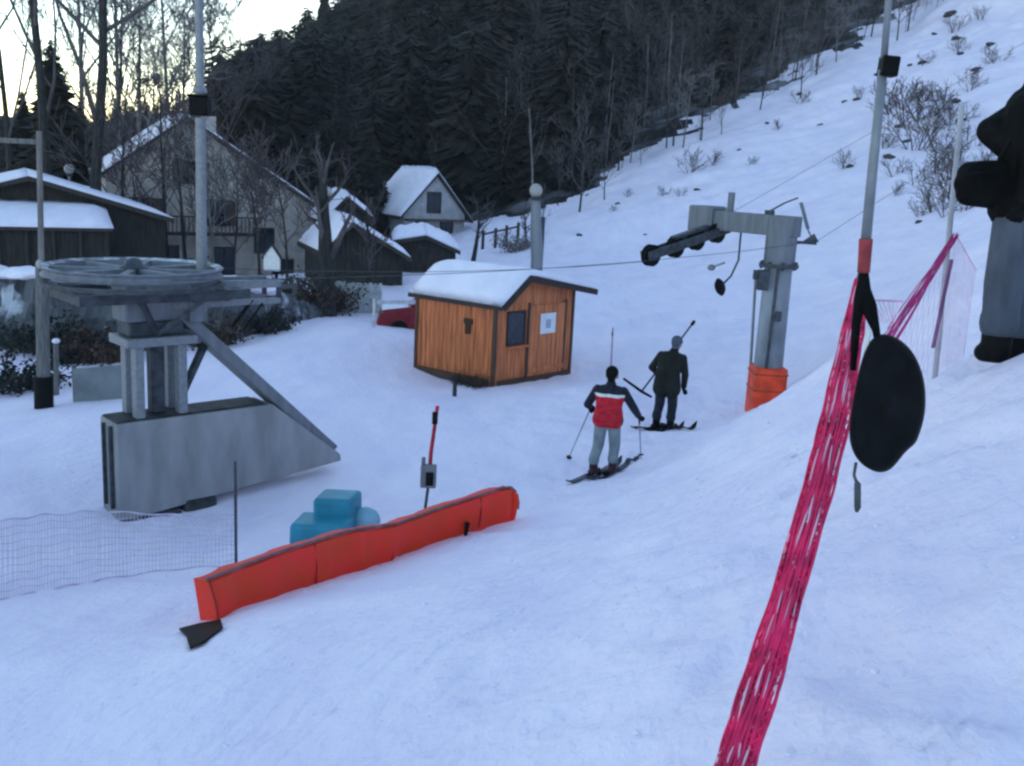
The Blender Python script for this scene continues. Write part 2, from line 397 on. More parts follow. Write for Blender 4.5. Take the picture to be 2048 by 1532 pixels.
# ------------------------------------------------------------------ vegetation
def conifer_arrays(h, r, tiers, per, seed, base=.08, wm=1.0):
    rg = np.random.default_rng(seed); vs = []; fs = []
    for t in range(tiers):
        q = (t + rg.random() * .6) / tiers
        z = h * (base + (1 - base) * q); R = r * (1 - q) ** .85 + .12
        n = max(4, int(per * (1 - q * .5)))
        for k in range(n):
            a = 2 * PI * (k + rg.random() * 1.3) / n; L = R * rg.uniform(.5, 1.15); w = (L * rg.uniform(.07, .17) + .012 * h * .1) * wm
            zz = z + rg.uniform(-.5, .5) * h / tiers; dr = L * rg.uniform(.15, .75); ca, sa = math.cos(a), math.sin(a); tw = rg.uniform(-.5, .5)
            o = len(vs); m = rg.uniform(.45, .7)
            vs += [(0, 0, zz), (ca * L * m - sa * w, sa * L * m + ca * w, zz - dr * m - w * (.6 + tw)), (ca * L, sa * L, zz - dr), (ca * L * m + sa * w, sa * L * m - ca * w, zz - dr * m - w * (.6 - tw))]
            fs += [(o, o + 1, o + 2), (o, o + 2, o + 3)]
    return np.array(vs), np.array(fs)

def bare_tree(h, seed, levels=4, spread=.55, trunk_r=None, first=.3, kids=(4, 6), sides=(6, 4, 3, 3), up=.35, lean=(0, 0), minr=.006):
    """returns MB trunk, MB crown of a leafless tree"""
    rg = random.Random(seed); T = MB(); Cn = MB(); trunk_r = trunk_r or h * .016
    def grow(p, d, L, r, lev):
        n = 5 if lev == 0 else 4; pts = [p]; rr = [r]; dirs = [d]; q = p
        for i in range(n):
            j = .07 if lev == 0 else .22
            d = (d + Vector((rg.uniform(-j, j), rg.uniform(-j, j), rg.uniform(-j, j) + (0 if lev == 0 else .05)))).normalized()
            q = q + d * (L / n); pts.append(q); dirs.append(d); rr.append(max(minr, r * (1 - (i + 1) / n * (.72 if lev == 0 else .8))))
        (T if lev == 0 else Cn).tube(pts, rr, sides[min(lev, len(sides) - 1)], cap=lev == 0)
        if lev >= levels - 1: return
        m = rg.randint(*kids) + (5 if lev == 0 else 0)
        for k in range(m):
            t = (first + (1 - first) * (k + rg.random()) / m) if lev == 0 else rg.uniform(.2, 1)
            i = min(int(t * n), n - 1); f = t * n - i
            pp = pts[i].lerp(pts[i + 1], f); dd = dirs[i]
            u, w = frame_of(dd); a = rg.uniform(0, 2 * PI)
            side = u * math.cos(a) + w * math.sin(a)
            nd = (dd * (1 - spread) + side * spread * rg.uniform(.7, 1.4) + Vector((0, 0, up * .5))).normalized()
            LL = L * ((.62 - .38 * t) if lev == 0 else rg.uniform(.35, .6)) * rg.uniform(.75, 1.2)
            grow(pp, nd, LL, max(minr, rr[i] * rg.uniform(.4, .6)), lev + 1)
    grow(Vector((0, 0, -.3)), Vector((lean[0], lean[1], 1)).normalized(), h, trunk_r, 0)
    return T, Cn

def place_tree(name, meshes, loc, rz, sc, label, group, cat='tree'):
    t = thing(name, loc, label, cat, group); t.rotation_euler = (0, 0, rz); t.scale = (sc, sc, sc)
    for nm, me in meshes:
        o = D.objects.new(nm, me); COL.objects.link(o); o.parent = t
    return t

def mb_np(mb):
    v = np.array(mb.v); q = [f for f in mb.f if len(f) == 4]
    return v, np.array(q)

def build_forest():
    cons = [conifer_arrays(1.0, .15 + .03 * (k % 3), 42, 13, 100 + k) for k in range(6)]
    bares = []
    for k in range(5):
        T, Cn = bare_tree(10, 300 + k, 4, .5, .13, .25, (3, 4), (5, 3, 3, 3), .4, minr=.018)
        bares.append((mb_np(T), mb_np(Cn)))
    items = []
    y = 80.0
    while y < 235:
        st = 3.1 + (y - 80) * .020
        for x in np.arange(-95, 150, st):
            px = x + random.uniform(-.6, .6) * st; py = y + random.uniform(-.6, .6) * st
            if py < forest_edge(px) + 1.5 + random.random() * 4: continue
            q = CAM_R.transposed() @ (Vector((px, py, gz(px, py) + 4)) - CAM_P)
            u = CX + q.x / -q.z * F; v = CY - q.y / -q.z * F
            if u < -150 or u > 2150 or v < -420 or v > 700: continue
            z = gz(px, py); a = random.uniform(0, 6.28); ca, sa = math.cos(a), math.sin(a)
            R = np.array([[ca, sa, 0], [-sa, ca, 0], [0, 0, 1]])
            pb = .30 + .58 * min(1, max(0, (u - 900) / 350)) * min(1, max(0, 1.0 - (py - forest_edge(px)) / 75))
            if u < 320: pb = .3
            if random.random() < pb:
                (tv, tf), (cv, cf) = bares[random.randrange(5)]
                s = random.uniform(.55, 1.1) * (.55 if u < 430 else 1); pale = random.random() < .30
                off = np.array([px, py, z - .3])
                items.append(((tv * s) @ R + off, tf, 3 if pale else 2)); items.append(((cv * s) @ R + off, cf, 4))
            else:
                cv, cf = cons[random.randrange(6)]
                h = random.uniform(8, 15) * (1.1 if py > 140 else 1)
                if u < 700 and py > 130: h = random.uniform(6, 12)
                if u < 440: h = random.uniform(3.5, 6.0)
                items.append(((cv * np.array([h * 1.15, h * 1.15, h])) @ R + np.array([px, py, z - .4]), cf, 0 if random.random() < .7 else 1))
        y += st * .85
    o = join_np('forest', items, [CONIF, CONIF2, BARK, BARKP, TWIG])
    tag(o, 'dark wood of spruces and bare trees covering the whole hillside', 'forest', kind='stuff')
build_forest()

# bare trees along the edge of the piste
def edge_trees():
    protos = []
    for k in range(4):
        T, Cn = bare_tree(6.5, 40 + k, 4, .5, .085, .2, (4, 5), (6, 4, 3, 3), .45, minr=.014)
        mt = BARKP if k == 3 else BARK
        protos.append([('trunk', T.mesh('trunk', mt)), ('crown', Cn.mesh('crown', TWIGP if k == 3 else TWIG))])
    n = 0
    for i in range(64):
        f = i / 63; x = np.interp(f, [0, 1], [2, 62]) + random.uniform(-.8, .8); y = float(forest_edge(x)) + random.triangular(-9, 5, 1)
        k = random.randrange(4)
        place_tree('bare_tree', protos[k], (x, y, gz(x, y)), random.uniform(0, 6), random.uniform(.25, 1.0),
                   'pale barked leafless tree in the row edging the ski slope' if k == 3 else 'dark leafless tree in the row edging the ski slope', 'leafless trees edging the ski slope')
edge_trees()

# tall bare trees against the sky at the left
def sky_trees():
    spec = [  # px, Y, height, seed, pale, label
        (110, 46, 24, 3, 0, 'tall dark bare trunk rising behind the low barn, left of the other'),
        (193, 44, 25, 5, 0, 'tall straight dark bare trunk between the barn and the grey gabled house'),
        (285, 72, 19, 8, 1, 'thin pale leafless tree against the sky above the left roof slope of the gabled house'),
        (345, 76, 20, 11, 1, 'pale leafless tree with fine twigs behind the peak of the gabled house'),
        (30, 64, 21, 13, 0, 'leafless tree with dense twigs at the far left edge of the sky'),
        (240, 92, 24, 17, 1, 'slim distant leafless tree in the bright gap of sky'),
        (430, 86, 17, 19, 0, 'leafless tree just right of the tall grey mast at the skyline'),
        (160, 84, 24, 23, 1, 'bushy leafless tree behind the two tall dark trunks'),
        (335, 47, 8.6, 29, 0, 'dark leafless tree standing before the facade of the gabled house'),
        (292, 48, 6.0, 31, 0, 'small leafless tree before the left part of the gabled house facade'),
        (468, 46, 5.0, 37, 0, 'small twiggy tree before the right part of the gabled house facade'),
        (250, 46, 8.5, 41, 0, 'dark many branched tree overlapping the left roof slope of the gabled house'),
        (375, 45, 7.5, 43, 0, 'dark leafless tree left beside the tall grey mast before the house'),
        (520, 44, 5.5, 45, 0, 'twiggy tree before the lower right corner of the gabled house'),
        (575, 43, 5.0, 47, 0, 'twiggy tree between the gabled house and the small dark shed'),
        (430, 45, 6.0, 49, 1, 'pale twiggy tree right beside the tall grey mast before the house'),
        (225, 80, 20, 53, 0, 'dense leafless tree in the bright gap of sky right of the tall trunks'),
        (375, 82, 17, 55, 0, 'dense leafless tree against the sky just left of the tall grey mast'),
    ]
    for px, Y, h, sd, pale, lab in spec:
        T, Cn = bare_tree(h, sd, 5 if h > 15 else 4, .5, h * (.011 if h > 15 else .014), .28, (5, 6) if px > 200 or px < 60 else (4, 5), (7, 4, 3, 3, 3), .4, minr=.016)
        p = onground(px, Y)
        t = thing('bare_tree', p, lab, 'tree')
        for nm, mb, mt in (('trunk', T, BARK if not pale else BARKP), ('crown', Cn, TWIG if not pale else TWIGP)):
            o = D.objects.new(nm, mb.mesh(nm, mt)); COL.objects.link(o); o.parent = t
sky_trees()

def spruce(px, Y, toppy, r, lab, seed, mt=None):
    p = onground(px, Y); top = W(px, toppy, Y); h = top.z - p.z
    t = thing('spruce_tree', p, lab, 'tree')
    v, f = conifer_arrays(h, r, 80, 28, seed, .06, 2.3)
    o = join_np('crown', [(v, f, 0)], [mt or CONIF]); o.parent = t
    MB().tube([(0, 0, -.3), (0, 0, h * .95)], [h * .017, .02], 7).build('trunk', BARK, None).parent = t
spruce(122, 58, 78, 3.7, 'dark pointed spruce rising above the barn at the left', 1)
spruce(60, 66, 180, 2.6, 'lower dark spruce left of the pointed spruce', 2)
spruce(170, 68, 200, 2.2, 'small dark spruce right of the pointed spruce', 4)
spruce(625, 70, 250, 2.6, 'dark spruce behind the right roof slope of the gabled house', 5)
spruce(740, 78, 270, 2.4, 'dark spruce left of the pale chalet', 6)
spruce(930, 86, 300, 2.2, 'brownish conifer right behind the pale chalet', 9, CONIF2)
spruce(690, 74, 290, 2.4, 'dark conifer behind the snowy roofs left of the pale chalet', 10, CONIF2)
spruce(648, 205, -50, 3.0, 'single spruce standing out on the skyline of the wooded hill', 12)

# shrubs on the open slope at the right
def shrubs():
    protos = []
    for k in range(4):
        T, Cn = MB(), MB()
        for j in range(4):
            a = random.uniform(0, 6.28)
            t_, c_ = bare_tree(1.0, 500 + k * 7 + j, 3, .55, .020, .2, (2, 4), (4, 3, 3), .25, (math.cos(a) * .55, math.sin(a) * .55), minr=.006)
            T.add(t_.v, t_.f); Cn.add(c_.v, c_.f)
        protos.append([('stems', T.mesh('stems', TWIG)), ('twigs', Cn.mesh('twigs', TWIG))])
    pts = [(1790,225,2.6),(1815,250,3.2),(1845,240,2.8),(1765,300,1.6),(1830,300,3.0),(1880,300,2.4),(1905,250,2.2),(1870,350,2.6),(1830,370,2.0),(1790,350,1.5),(1900,390,2.6),(1870,420,2.2),(1935,380,2.0),(1840,430,1.4),(1930,420,1.8),(1785,395,1.1),(1915,330,1.8),(1940,300,2.2),(1860,270,2.2),(1885,220,2.0),(1895,360,2.4),(1915,405,2.6),(1890,430,1.8),(1950,345,2.0),(1820,205,1.6),
           (1910,65,1.5),(1920,105,1.3),(1960,40,1.0),(1995,130,1.5),(1850,130,1.0),(1380,345,1.8),(1420,335,1.2),(1330,392,.8),(1360,392,.7),(1690,340,1.4),(1720,200,.9),(1600,210,1.0),(1850,205,1.4),(1940,180,1.6),(1560,260,.8),(1500,330,.8),(1255,395,.7),(1225,425,.6)]
    for i, (px, py, s) in enumerate(pts):
        p = G(px, py)
        s = s * p.y / 42
        place_tree('bare_shrub', protos[i % 4], p, random.uniform(0, 6), max(s, .35) * .68, 'leafless brown shrub poking out of the snowy slope at the right', 'leafless shrubs on the snowy slope', 'shrub')
shrubs()
def rocks():
    b = MB(); b.ell((0, 0, 0), 1, .8, .62, nu=12, nv=8, rough=.16); me = b.mesh('rock', ROCK)
    for px, py, s in [(1335,388,7),(1395,380,6),(1160,470,6),(1700,335,9),(1715,200,8),(1690,203,6),(1780,318,12),(1800,255,10),(1815,282,11),(1905,30,12),(1915,80,10),(1920,108,9),(1955,140,12),(1915,205,11),(1925,240,13),(1845,128,9),(1955,145,8),(1235,408,7),(1600,190,8),(1760,155,8),(1820,130,7),(1840,443,9),(1290,470,4),(1535,250,6),(1480,300,6),(1640,250,6),(1985,90,9),(1870,70,7)]:
        p = G(px, py); o = D.objects.new('rock', me); COL.objects.link(o)
        k = s * 1.2 / F * p.y; o.scale = (k * random.uniform(.8, 1.3), k, k * random.uniform(.6, .9)); o.location = p - Vector((0, 0, k * .25)); o.rotation_euler = (random.uniform(-.3, .3), random.uniform(-.3, .3), random.uniform(0, 6))
        tag(o, 'dark rock breaking through the snow of the open slope', 'rock', 'dark rocks on the snowy slope')
rocks()

# thickets of the stream bank at the left and round the trunk
def bush(px, Y, w, h, lab, mt, seed, n=46, py=None):
    p = G(px, py) if py else onground(px, Y); rg = random.Random(seed)
    t = thing('bush', p, lab, 'bush'); S = MB(); Lf = MB()
    for i in range(n):
        a = rg.uniform(0, 6.28); q = Vector((math.cos(a) * rg.random() * w * .35, math.sin(a) * rg.random() * w * .35, -.1)) + p
        d = Vector((math.cos(a) * rg.uniform(.1, .9), math.sin(a) * rg.uniform(.1, .9), rg.uniform(.5, 1.1))).normalized()
        L = h * rg.uniform(.5, 1.05); e = q + d * L + Vector((d.x, d.y, 0)) * L * .3
        S.tube([q, q.lerp(e, .5) + Vector((0, 0, .08 * h)), e], [.018, .012, .005], 3, False)
        for k in range(26):
            c = q.lerp(e, rg.uniform(.25, 1)) + Vector((rg.gauss(0, .11), rg.gauss(0, .11), rg.gauss(0, .09))) * h
            u = Vector((rg.gauss(0, 1), rg.gauss(0, 1), rg.gauss(0, 1))).normalized(); v = u.orthogonal().normalized(); z = rg.uniform(.03, .075) * (1 + .3 * h)
            Lf.add([c - u * z, c + v * z * .5, c + u * z, c - v * z * .5], [(0, 1, 2, 3)])
    S.build('stems', TWIG, t); Lf.build('foliage', mt, t)
DKLEAF = M('dark evergreen leaves', (.016, .020, .017), .8, .5, 3, 0)
BRLEAF = M('rusty brown dead leaves', (.060, .036, .026), .85, .5, 3, 0)
bush(212, 26, 2.0, 1.0, 'rusty brown bush behind the grey panel at the stream bank', BRLEAF, 1, 60, 722)
bush(158, 27, 1.4, .9, 'dark green bush left of the rusty brown bush', DKLEAF, 2, 46, 722)
bush(20, 24, 2.4, .9, 'dark low bush at the far left below the stone bank', DKLEAF, 3, 60, 778)
bush(70, 29, 1.9, 1.3, 'dark twiggy bush before the stone bank at the far left edge', DKLEAF, 11, 50, 708)
bush(420, 29, 1.5, 1.0, 'dark twiggy bush at the stone bank under the tension rails', SHRUB, 12, 50, 690)
bush(530, 31, 1.6, .9, 'dark brush at the right end of the stone bank', DKLEAF, 13, 46, 664)
bush(645, 33, 1.9, 1.5, 'brown thicket round the foot of the dark tree left of the hut', SHRUB, 4, 60, 628)
bush(600, 34, 1.5, 1.4, 'olive brown bush left of the dark tree trunk', M('olive twigs', (.05, .05, .035), .9, .4, 4, 0), 5, 46, 612)
bush(255, 44, 2.6, 1.6, 'dark evergreen bush under the barn roof end', DKLEAF, 6, 60)
bush(350, 45, 2.2, 1.5, 'dark bush in front of the gabled house', DKLEAF, 7, 50)
bush(1035, 62, 2.0, 1.4, 'greyish bush left of the globe lamp', TWIGP, 8, 40)

def trunk_tree(px, Y, toppy, r, lab, seed, lean=(0, 0), basepy=None):
    p = G(px, basepy) if basepy else onground(px, Y); top = W(px, toppy, p.y)
    T, Cn = bare_tree(top.z - p.z, seed, 4, .5, r, .4, (3, 4), (8, 4, 3, 3), .3, lean, minr=.012)
    t = thing('bare_tree', p, lab, 'tree')
    for nm, mb, mt in (('trunk', T, BARK), ('crown', Cn, TWIG)):
        o = D.objects.new(nm, mb.mesh(nm, mt)); COL.objects.link(o); o.parent = t
trunk_tree(652, 33, 320, .38, 'thick dark tree trunk with brown thicket at its foot, left of the hut', 61, basepy=632)
trunk_tree(741, 34, 400, .12, 'slim dark tree trunk between the thick trunk and the hut', 63, basepy=622)
trunk_tree(945, 60, 400, .16, 'leaning dark tree trunk right of the pale chalet', 65, (.16, 0))
trunk_tree(1052, 64, 415, .11, 'slim dark tree left beside the globe lamp', 67)
T_, C_ = bare_tree(8.6, 71, 3, .45, .10, .6, (2, 3), (7, 4, 3), .2, (-.06, 0))
t_ = thing('bare_tree', onground(1066, 58), 'pale crooked bare tree rising above the globe lamp', 'tree')
for nm, mb, mt in (('trunk', T_, BARKP), ('crown', C_, TWIG)):
    o = D.objects.new(nm, mb.mesh(nm, mt)); COL.objects.link(o); o.parent = t_

# ------------------------------------------------------------------ buildings
def snow_slab(b, P, nu=10, nv=6, th=.25, seed=0, up=Vector((0, 0, 1))):
    """pillowy snow layer on the quad P0..P3 (P0-P1 eave, P3-P2 ridge)"""
    rg = np.random.default_rng(seed); P = [Vector(p) for p in P]; top = []; bot = []
    for i in range(nu + 1):
        for j in range(nv + 1):
            s = i / nu; t = j / nv
            q = (P[0] * (1 - s) + P[1] * s) * (1 - t) + (P[3] * (1 - s) + P[2] * s) * t
            e = min(min(s, 1 - s) * nu * .55, min(t * nv * .55, 1), 1)
            k = math.sin(min(1, e) * PI / 2) * .8 + .2
            bot.append(q + up * .004); top.append(q + up * (th * k * (1 + rg.uniform(-.14, .14))))
    n = nv + 1; N = len(bot); fs = []
    for i in range(nu):
        for j in range(nv):
            a = i * n + j; fs.append((a, a + n, a + n + 1, a + 1)); fs.append((N + a, N + a + 1, N + a + n + 1, N + a + n))
    for i in range(nu):
        for j in (0, nv):
            a = i * n + j; fs.append((a, a + n, N + a + n, N + a))
    for j in range(nv):
        for i in (0, nu):
            a = i * n + j; fs.append((a, a + 1, N + a + 1, N + a))
    b.add(bot + top, fs)

def gable_house(name, O, yaw, wl, wr, depth, wall_h, apex_h, lab, cat, wallm, roofm, over=.5, front_over=.5, snow=.25, eave_l=None, eave_r=None, wins=(), base=1.2, gable_m=None, gable_from=None, seed=0, snow_l=True, snow_r=True):
    """O: ground point under the apex; front gable faces -n; ridge runs along n"""
    ax = Vector((math.cos(yaw), math.sin(yaw), 0)); n = Vector((-math.sin(yaw), math.cos(yaw), 0)); up = Vector((0, 0, 1)); O = Vector(O)
    t = thing(name, O, lab, cat)
    el = wall_h if eave_l is None else eave_l; er = wall_h if eave_r is None else eave_r
    P = lambda x, z, y=0: O + ax * x + up * z + n * y
    MB().prism([P(-wl, -base), P(wr, -base), P(wr, er), P(0, apex_h), P(-wl, el)], n * depth).build('wall', wallm, t)
    if gable_m:
        zf = gable_from
        xl = -wl if zf <= el else -wl * (apex_h - zf) / (apex_h - el); xr = wr if zf <= er else wr * (apex_h - zf) / (apex_h - er)
        MB().prism([P(xl + .05, zf, -.04), P(xr - .05, zf, -.04), P(wr - .05, er - .03, -.04) if zf < er else P(xr - .06, zf + .01, -.04), P(0, apex_h - .05, -.04), P(-wl + .05, el - .03, -.04) if zf < el else P(xl + .06, zf + .01, -.04)], n * .035).build('gable_cladding', gable_m, t)
    th = .18; sl = (apex_h - el) / wl; sr = (apex_h - er) / wr; R = MB(); S = MB()
    for sg, w, e, s, sn in ((-1, wl, el, sl, snow_l), (1, wr, er, sr, snow_r)):
        q = [P(sg * (w + over), e - s * over + .01, -front_over), P(0, apex_h + .01, -front_over)]
        R.prism([q[0], q[1], q[1] + up * th, q[0] + up * th], n * (depth + 2 * front_over))
        a0 = P(sg * (w + over - .05), e - s * over + .03 + th, -front_over + .04); a1 = P(0, apex_h + .01 + th, -front_over + .04)
        if sn: snow_slab(S, [a0, a0 + n * (depth + 2 * front_over - .08), a1 + n * (depth + 2 * front_over - .08), a1], 16, 10, snow, seed + sg + 5)
    rf = R.build('roof', roofm, t)
    S.build('snow_layer', SNOWR, rf, smooth=True)
    for x, z, w, h, kind in wins:
        fr = MB(); f = .07
        for cx, cz, sx, sz in ((x - w / 2, z, f, h + f), (x + w / 2, z, f, h + f), (x, z + h / 2, w - f, f), (x, z - h / 2, w - f, f), (x, z, .05, h - f)):
            fr.prism([P(cx - sx / 2, cz - sz / 2, -.07), P(cx + sx / 2, cz - sz / 2, -.07), P(cx + sx / 2, cz + sz / 2, -.07), P(cx - sx / 2, cz + sz / 2, -.07)], n * .09)
        wd = fr.build('window', DKWOOD if kind != 'w' else WHITEC, t)
        MB().prism([P(x - w / 2, z - h / 2, -.03), P(x + w / 2, z - h / 2, -.03), P(x + w / 2, z + h / 2, -.03), P(x - w / 2, z + h / 2, -.03)], n * .02).build('pane', GLASS, wd)
        if kind == 's':
            for sg in (-1, 1):
                c = x + sg * (w / 2 + w * .28)
                MB().prism([P(c - w * .24, z - h / 2, -.06), P(c + w * .24, z - h / 2, -.06), P(c + w * .24, z + h / 2, -.06), P(c - w * .24, z + h / 2, -.06)], n * .04).build('shutter', BROWNB, t)
    return t, P, n, ax, up

def zat(px, py, Y): return W(px, py, Y).z

# the big gabled house
Y = 52
O = onground(378, Y, 250); g0 = O.z
ml = lambda dx: dx / F * Y
t, P, n, ax, up = gable_house('gabled_house', O, math.radians(26), ml(150), ml(272), 9, 4, zat(372, 240, Y) - g0, 'large grey beige house with steep gable and snow on its left roof slope', 'house',
    STUCCO, DKWOOD, .35, .6, .2, eave_l=zat(215, 345, Y) - g0, eave_r=zat(628, 432, Y) - g0, seed=3, snow_r=True,
    wins=[(-2.2, 3.6, 1.0, 1.3, 's'), (1.4, 3.6, 1.0, 1.3, 's'), (.2, 5.6, .9, 1.1, 's'), (3.9, 2.2, 1.0, 1.3, 'd'), (-1.0, 1.2, 1.0, 1.3, 'd'), (1.8, 1.1, 1.0, 1.4, 'd'), (4.9, .6, 1.1, 1.2, 'd')])
MB().box(P(1.0, 2.55, -.75), 5.2, .9, .12, Matrix.Rotation(math.radians(26), 3, 'Z')).build('balcony', DKWOOD, t)
bal = MB()
for k in range(27): bal.box(P(-1.5 + k * .2, 3.0, -1.15), .05, .04, .8, Matrix.Rotation(math.radians(26), 3, 'Z'))
bal.box(P(1.1, 3.44, -1.15), 5.4, .06, .08, Matrix.Rotation(math.radians(26), 3, 'Z'))
bal.build('balcony_railing', BROWNB, t)
ch = MB(); ch.box(P(1.8, 7.6, 4.5), .7, .7, 2.0, Matrix.Rotation(math.radians(26), 3, 'Z')).build('chimney', STUCCO, t)
# dormer-like snowy porch roof at its right side
# the low barn at the left
Y = 40
O = onground(68, Y, 400); g0 = O.z
ml = lambda dx: dx / F * Y
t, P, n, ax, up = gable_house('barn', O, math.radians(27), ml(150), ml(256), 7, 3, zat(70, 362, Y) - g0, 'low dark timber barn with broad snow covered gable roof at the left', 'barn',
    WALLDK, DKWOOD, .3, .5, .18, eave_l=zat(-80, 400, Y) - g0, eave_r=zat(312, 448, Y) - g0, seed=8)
# snowy lean-to in front of the barn
z1 = zat(100, 418, Y - 1) - g0; z0 = zat(100, 458, Y - 3.2) - g0
LR = MB(); LR.hexa([P(-5, z0 - .12, -3.2), P(2.8, z0 - .12, -3.2), P(2.8, z1 - .12, -.06), P(-5, z1 - .12, -.06), P(-5, z0, -3.2), P(2.8, z0, -3.2), P(2.8, z1, -.06), P(-5, z1, -.06)])
lr = LR.build('porch_roof', DKWOOD, t)
S = MB(); snow_slab(S, [P(-5, z0 + .004, -3.2), P(2.8, z0 + .004, -3.2), P(2.8, z1 + .004, -.06), P(-5, z1 + .004, -.06)], 18, 6, .26, 4); S.build('snow_layer', SNOWR, lr, smooth=True)
pw = MB(); pw.hexa([P(-4.9, -1, -2.9), P(2.6, -1, -2.9), P(2.6, -1, -2.75), P(-4.9, -1, -2.75), P(-4.9, z0 - .14, -2.9), P(2.6, z0 - .14, -2.9), P(2.6, z0 - .14, -2.75), P(-4.9, z0 - .14, -2.75)])
for k in range(9):
    x = -4.8 + k * .92; pw.box(P(x, (z0 - 1.2) / 2, -2.98), .14, .14, z0 + 1.0)
pw.build('porch_wall', WALLDK, t)
# shed right of the gabled house
Y = 41
O = onground(700, Y, 450); g0 = O.z
ml = lambda dx: dx / F * Y
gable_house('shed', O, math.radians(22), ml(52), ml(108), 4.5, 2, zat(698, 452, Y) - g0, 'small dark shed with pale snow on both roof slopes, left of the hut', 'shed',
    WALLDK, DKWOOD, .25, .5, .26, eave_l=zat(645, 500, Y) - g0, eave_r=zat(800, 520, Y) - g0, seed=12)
Y = 50
O = onground(690, Y, 400); g0 = O.z
ml = lambda dx: dx / F * Y
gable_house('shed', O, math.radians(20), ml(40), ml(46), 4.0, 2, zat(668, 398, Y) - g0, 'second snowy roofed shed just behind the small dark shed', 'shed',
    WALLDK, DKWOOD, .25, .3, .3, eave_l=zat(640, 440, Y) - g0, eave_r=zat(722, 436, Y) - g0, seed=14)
# low snow covered carport
Y = 47
O = onground(850, Y, 500); g0 = O.z
ml = lambda dx: dx / F * Y
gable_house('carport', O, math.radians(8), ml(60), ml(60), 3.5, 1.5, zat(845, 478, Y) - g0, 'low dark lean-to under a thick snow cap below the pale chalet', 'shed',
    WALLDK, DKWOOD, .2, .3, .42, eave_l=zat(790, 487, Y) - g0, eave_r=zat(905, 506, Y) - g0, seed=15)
# the pale chalet at the foot of the forest
Y = 76
O = onground(868, Y, 420); g0 = O.z
ml = lambda dx: dx / F * Y
t, P, n, ax, up = gable_house('chalet', O, math.radians(30), ml(66), ml(66), 6.5, 2, zat(872, 350, Y) - g0, 'pale chalet with steep snowy roof at the foot of the dark forest', 'house',
    STUCCOW, DKWOOD, .5, .5, .4, eave_l=zat(806, 422, Y) - g0, eave_r=zat(930, 432, Y) - g0, seed=16,
    wins=[(-.1, zat(868, 405, Y) - g0, 1.1, 1.5, 'd'), (-1.1, .8, 1.0, 1.0, 'd'), (1.0, .8, 1.0, 1.0, 'd')])
MB().box(P(0, zat(868, 440, Y) - g0, -.5), 5.0, .9, .14, Matrix.Rotation(math.radians(30), 3, 'Z')).build('balcony', BROWNB, t)

# stone bank wall of the stream and its cap of snow
def stone_wall():
    base = [G(-80, 702), G(60, 700), G(200, 692), G(330, 690), G(440, 690), G(520, 668), G(590, 645), G(650, 634)]
    tops = [566, 566, 564, 562, 562, 574, 596, 618]
    t = thing('stone_wall', base[3], 'rough stone bank wall streaked with snow behind the cable wheel', 'wall')
    b = MB(); S = MB(); rg = random.Random(8); k = 14; rows = 7; vs = []; fs = []; n = 0
    for i in range(len(base) - 1):
        for j in range(k + (i == len(base) - 2)):
            f = j / k; p = base[i].lerp(base[i + 1], f); px = 0
            zt = zat(300, tops[i] * (1 - f) + tops[i + 1] * f, p.y) + rg.uniform(-.07, .07)
            zt = max(zt, p.z + .25)
            for r in range(rows):
                h = r / (rows - 1); vs.append((p.x + rg.uniform(-.03, .03), p.y + h * .55 + rg.uniform(-.09, .09), (p.z - .4) * (1 - h) + zt * h))
            vs.append((p.x, p.y + 1.3, zt - .05)); vs.append((p.x, p.y + 1.4, p.z - .5)); n += 1
            if i < 5: S.ell((p.x, p.y + .8, zt - .02), rg.uniform(.4, .7), rg.uniform(.35, .5), rg.uniform(.08, .18), rough=.12, rng=rg)
    R2 = rows + 2
    for i in range(n - 1):
        for r in range(R2):
            a = i * R2 + r; c = i * R2 + (r + 1) % R2; fs.append((a, c, c + R2, a + R2))
    fs.append(tuple(range(R2))); fs.append(tuple((n - 1) * R2 + r for r in range(R2)))
    b.add(vs, fs); b.build('masonry', STONE, t); S.build('snow_cap', SNOWR, t, smooth=True)
stone_wall()

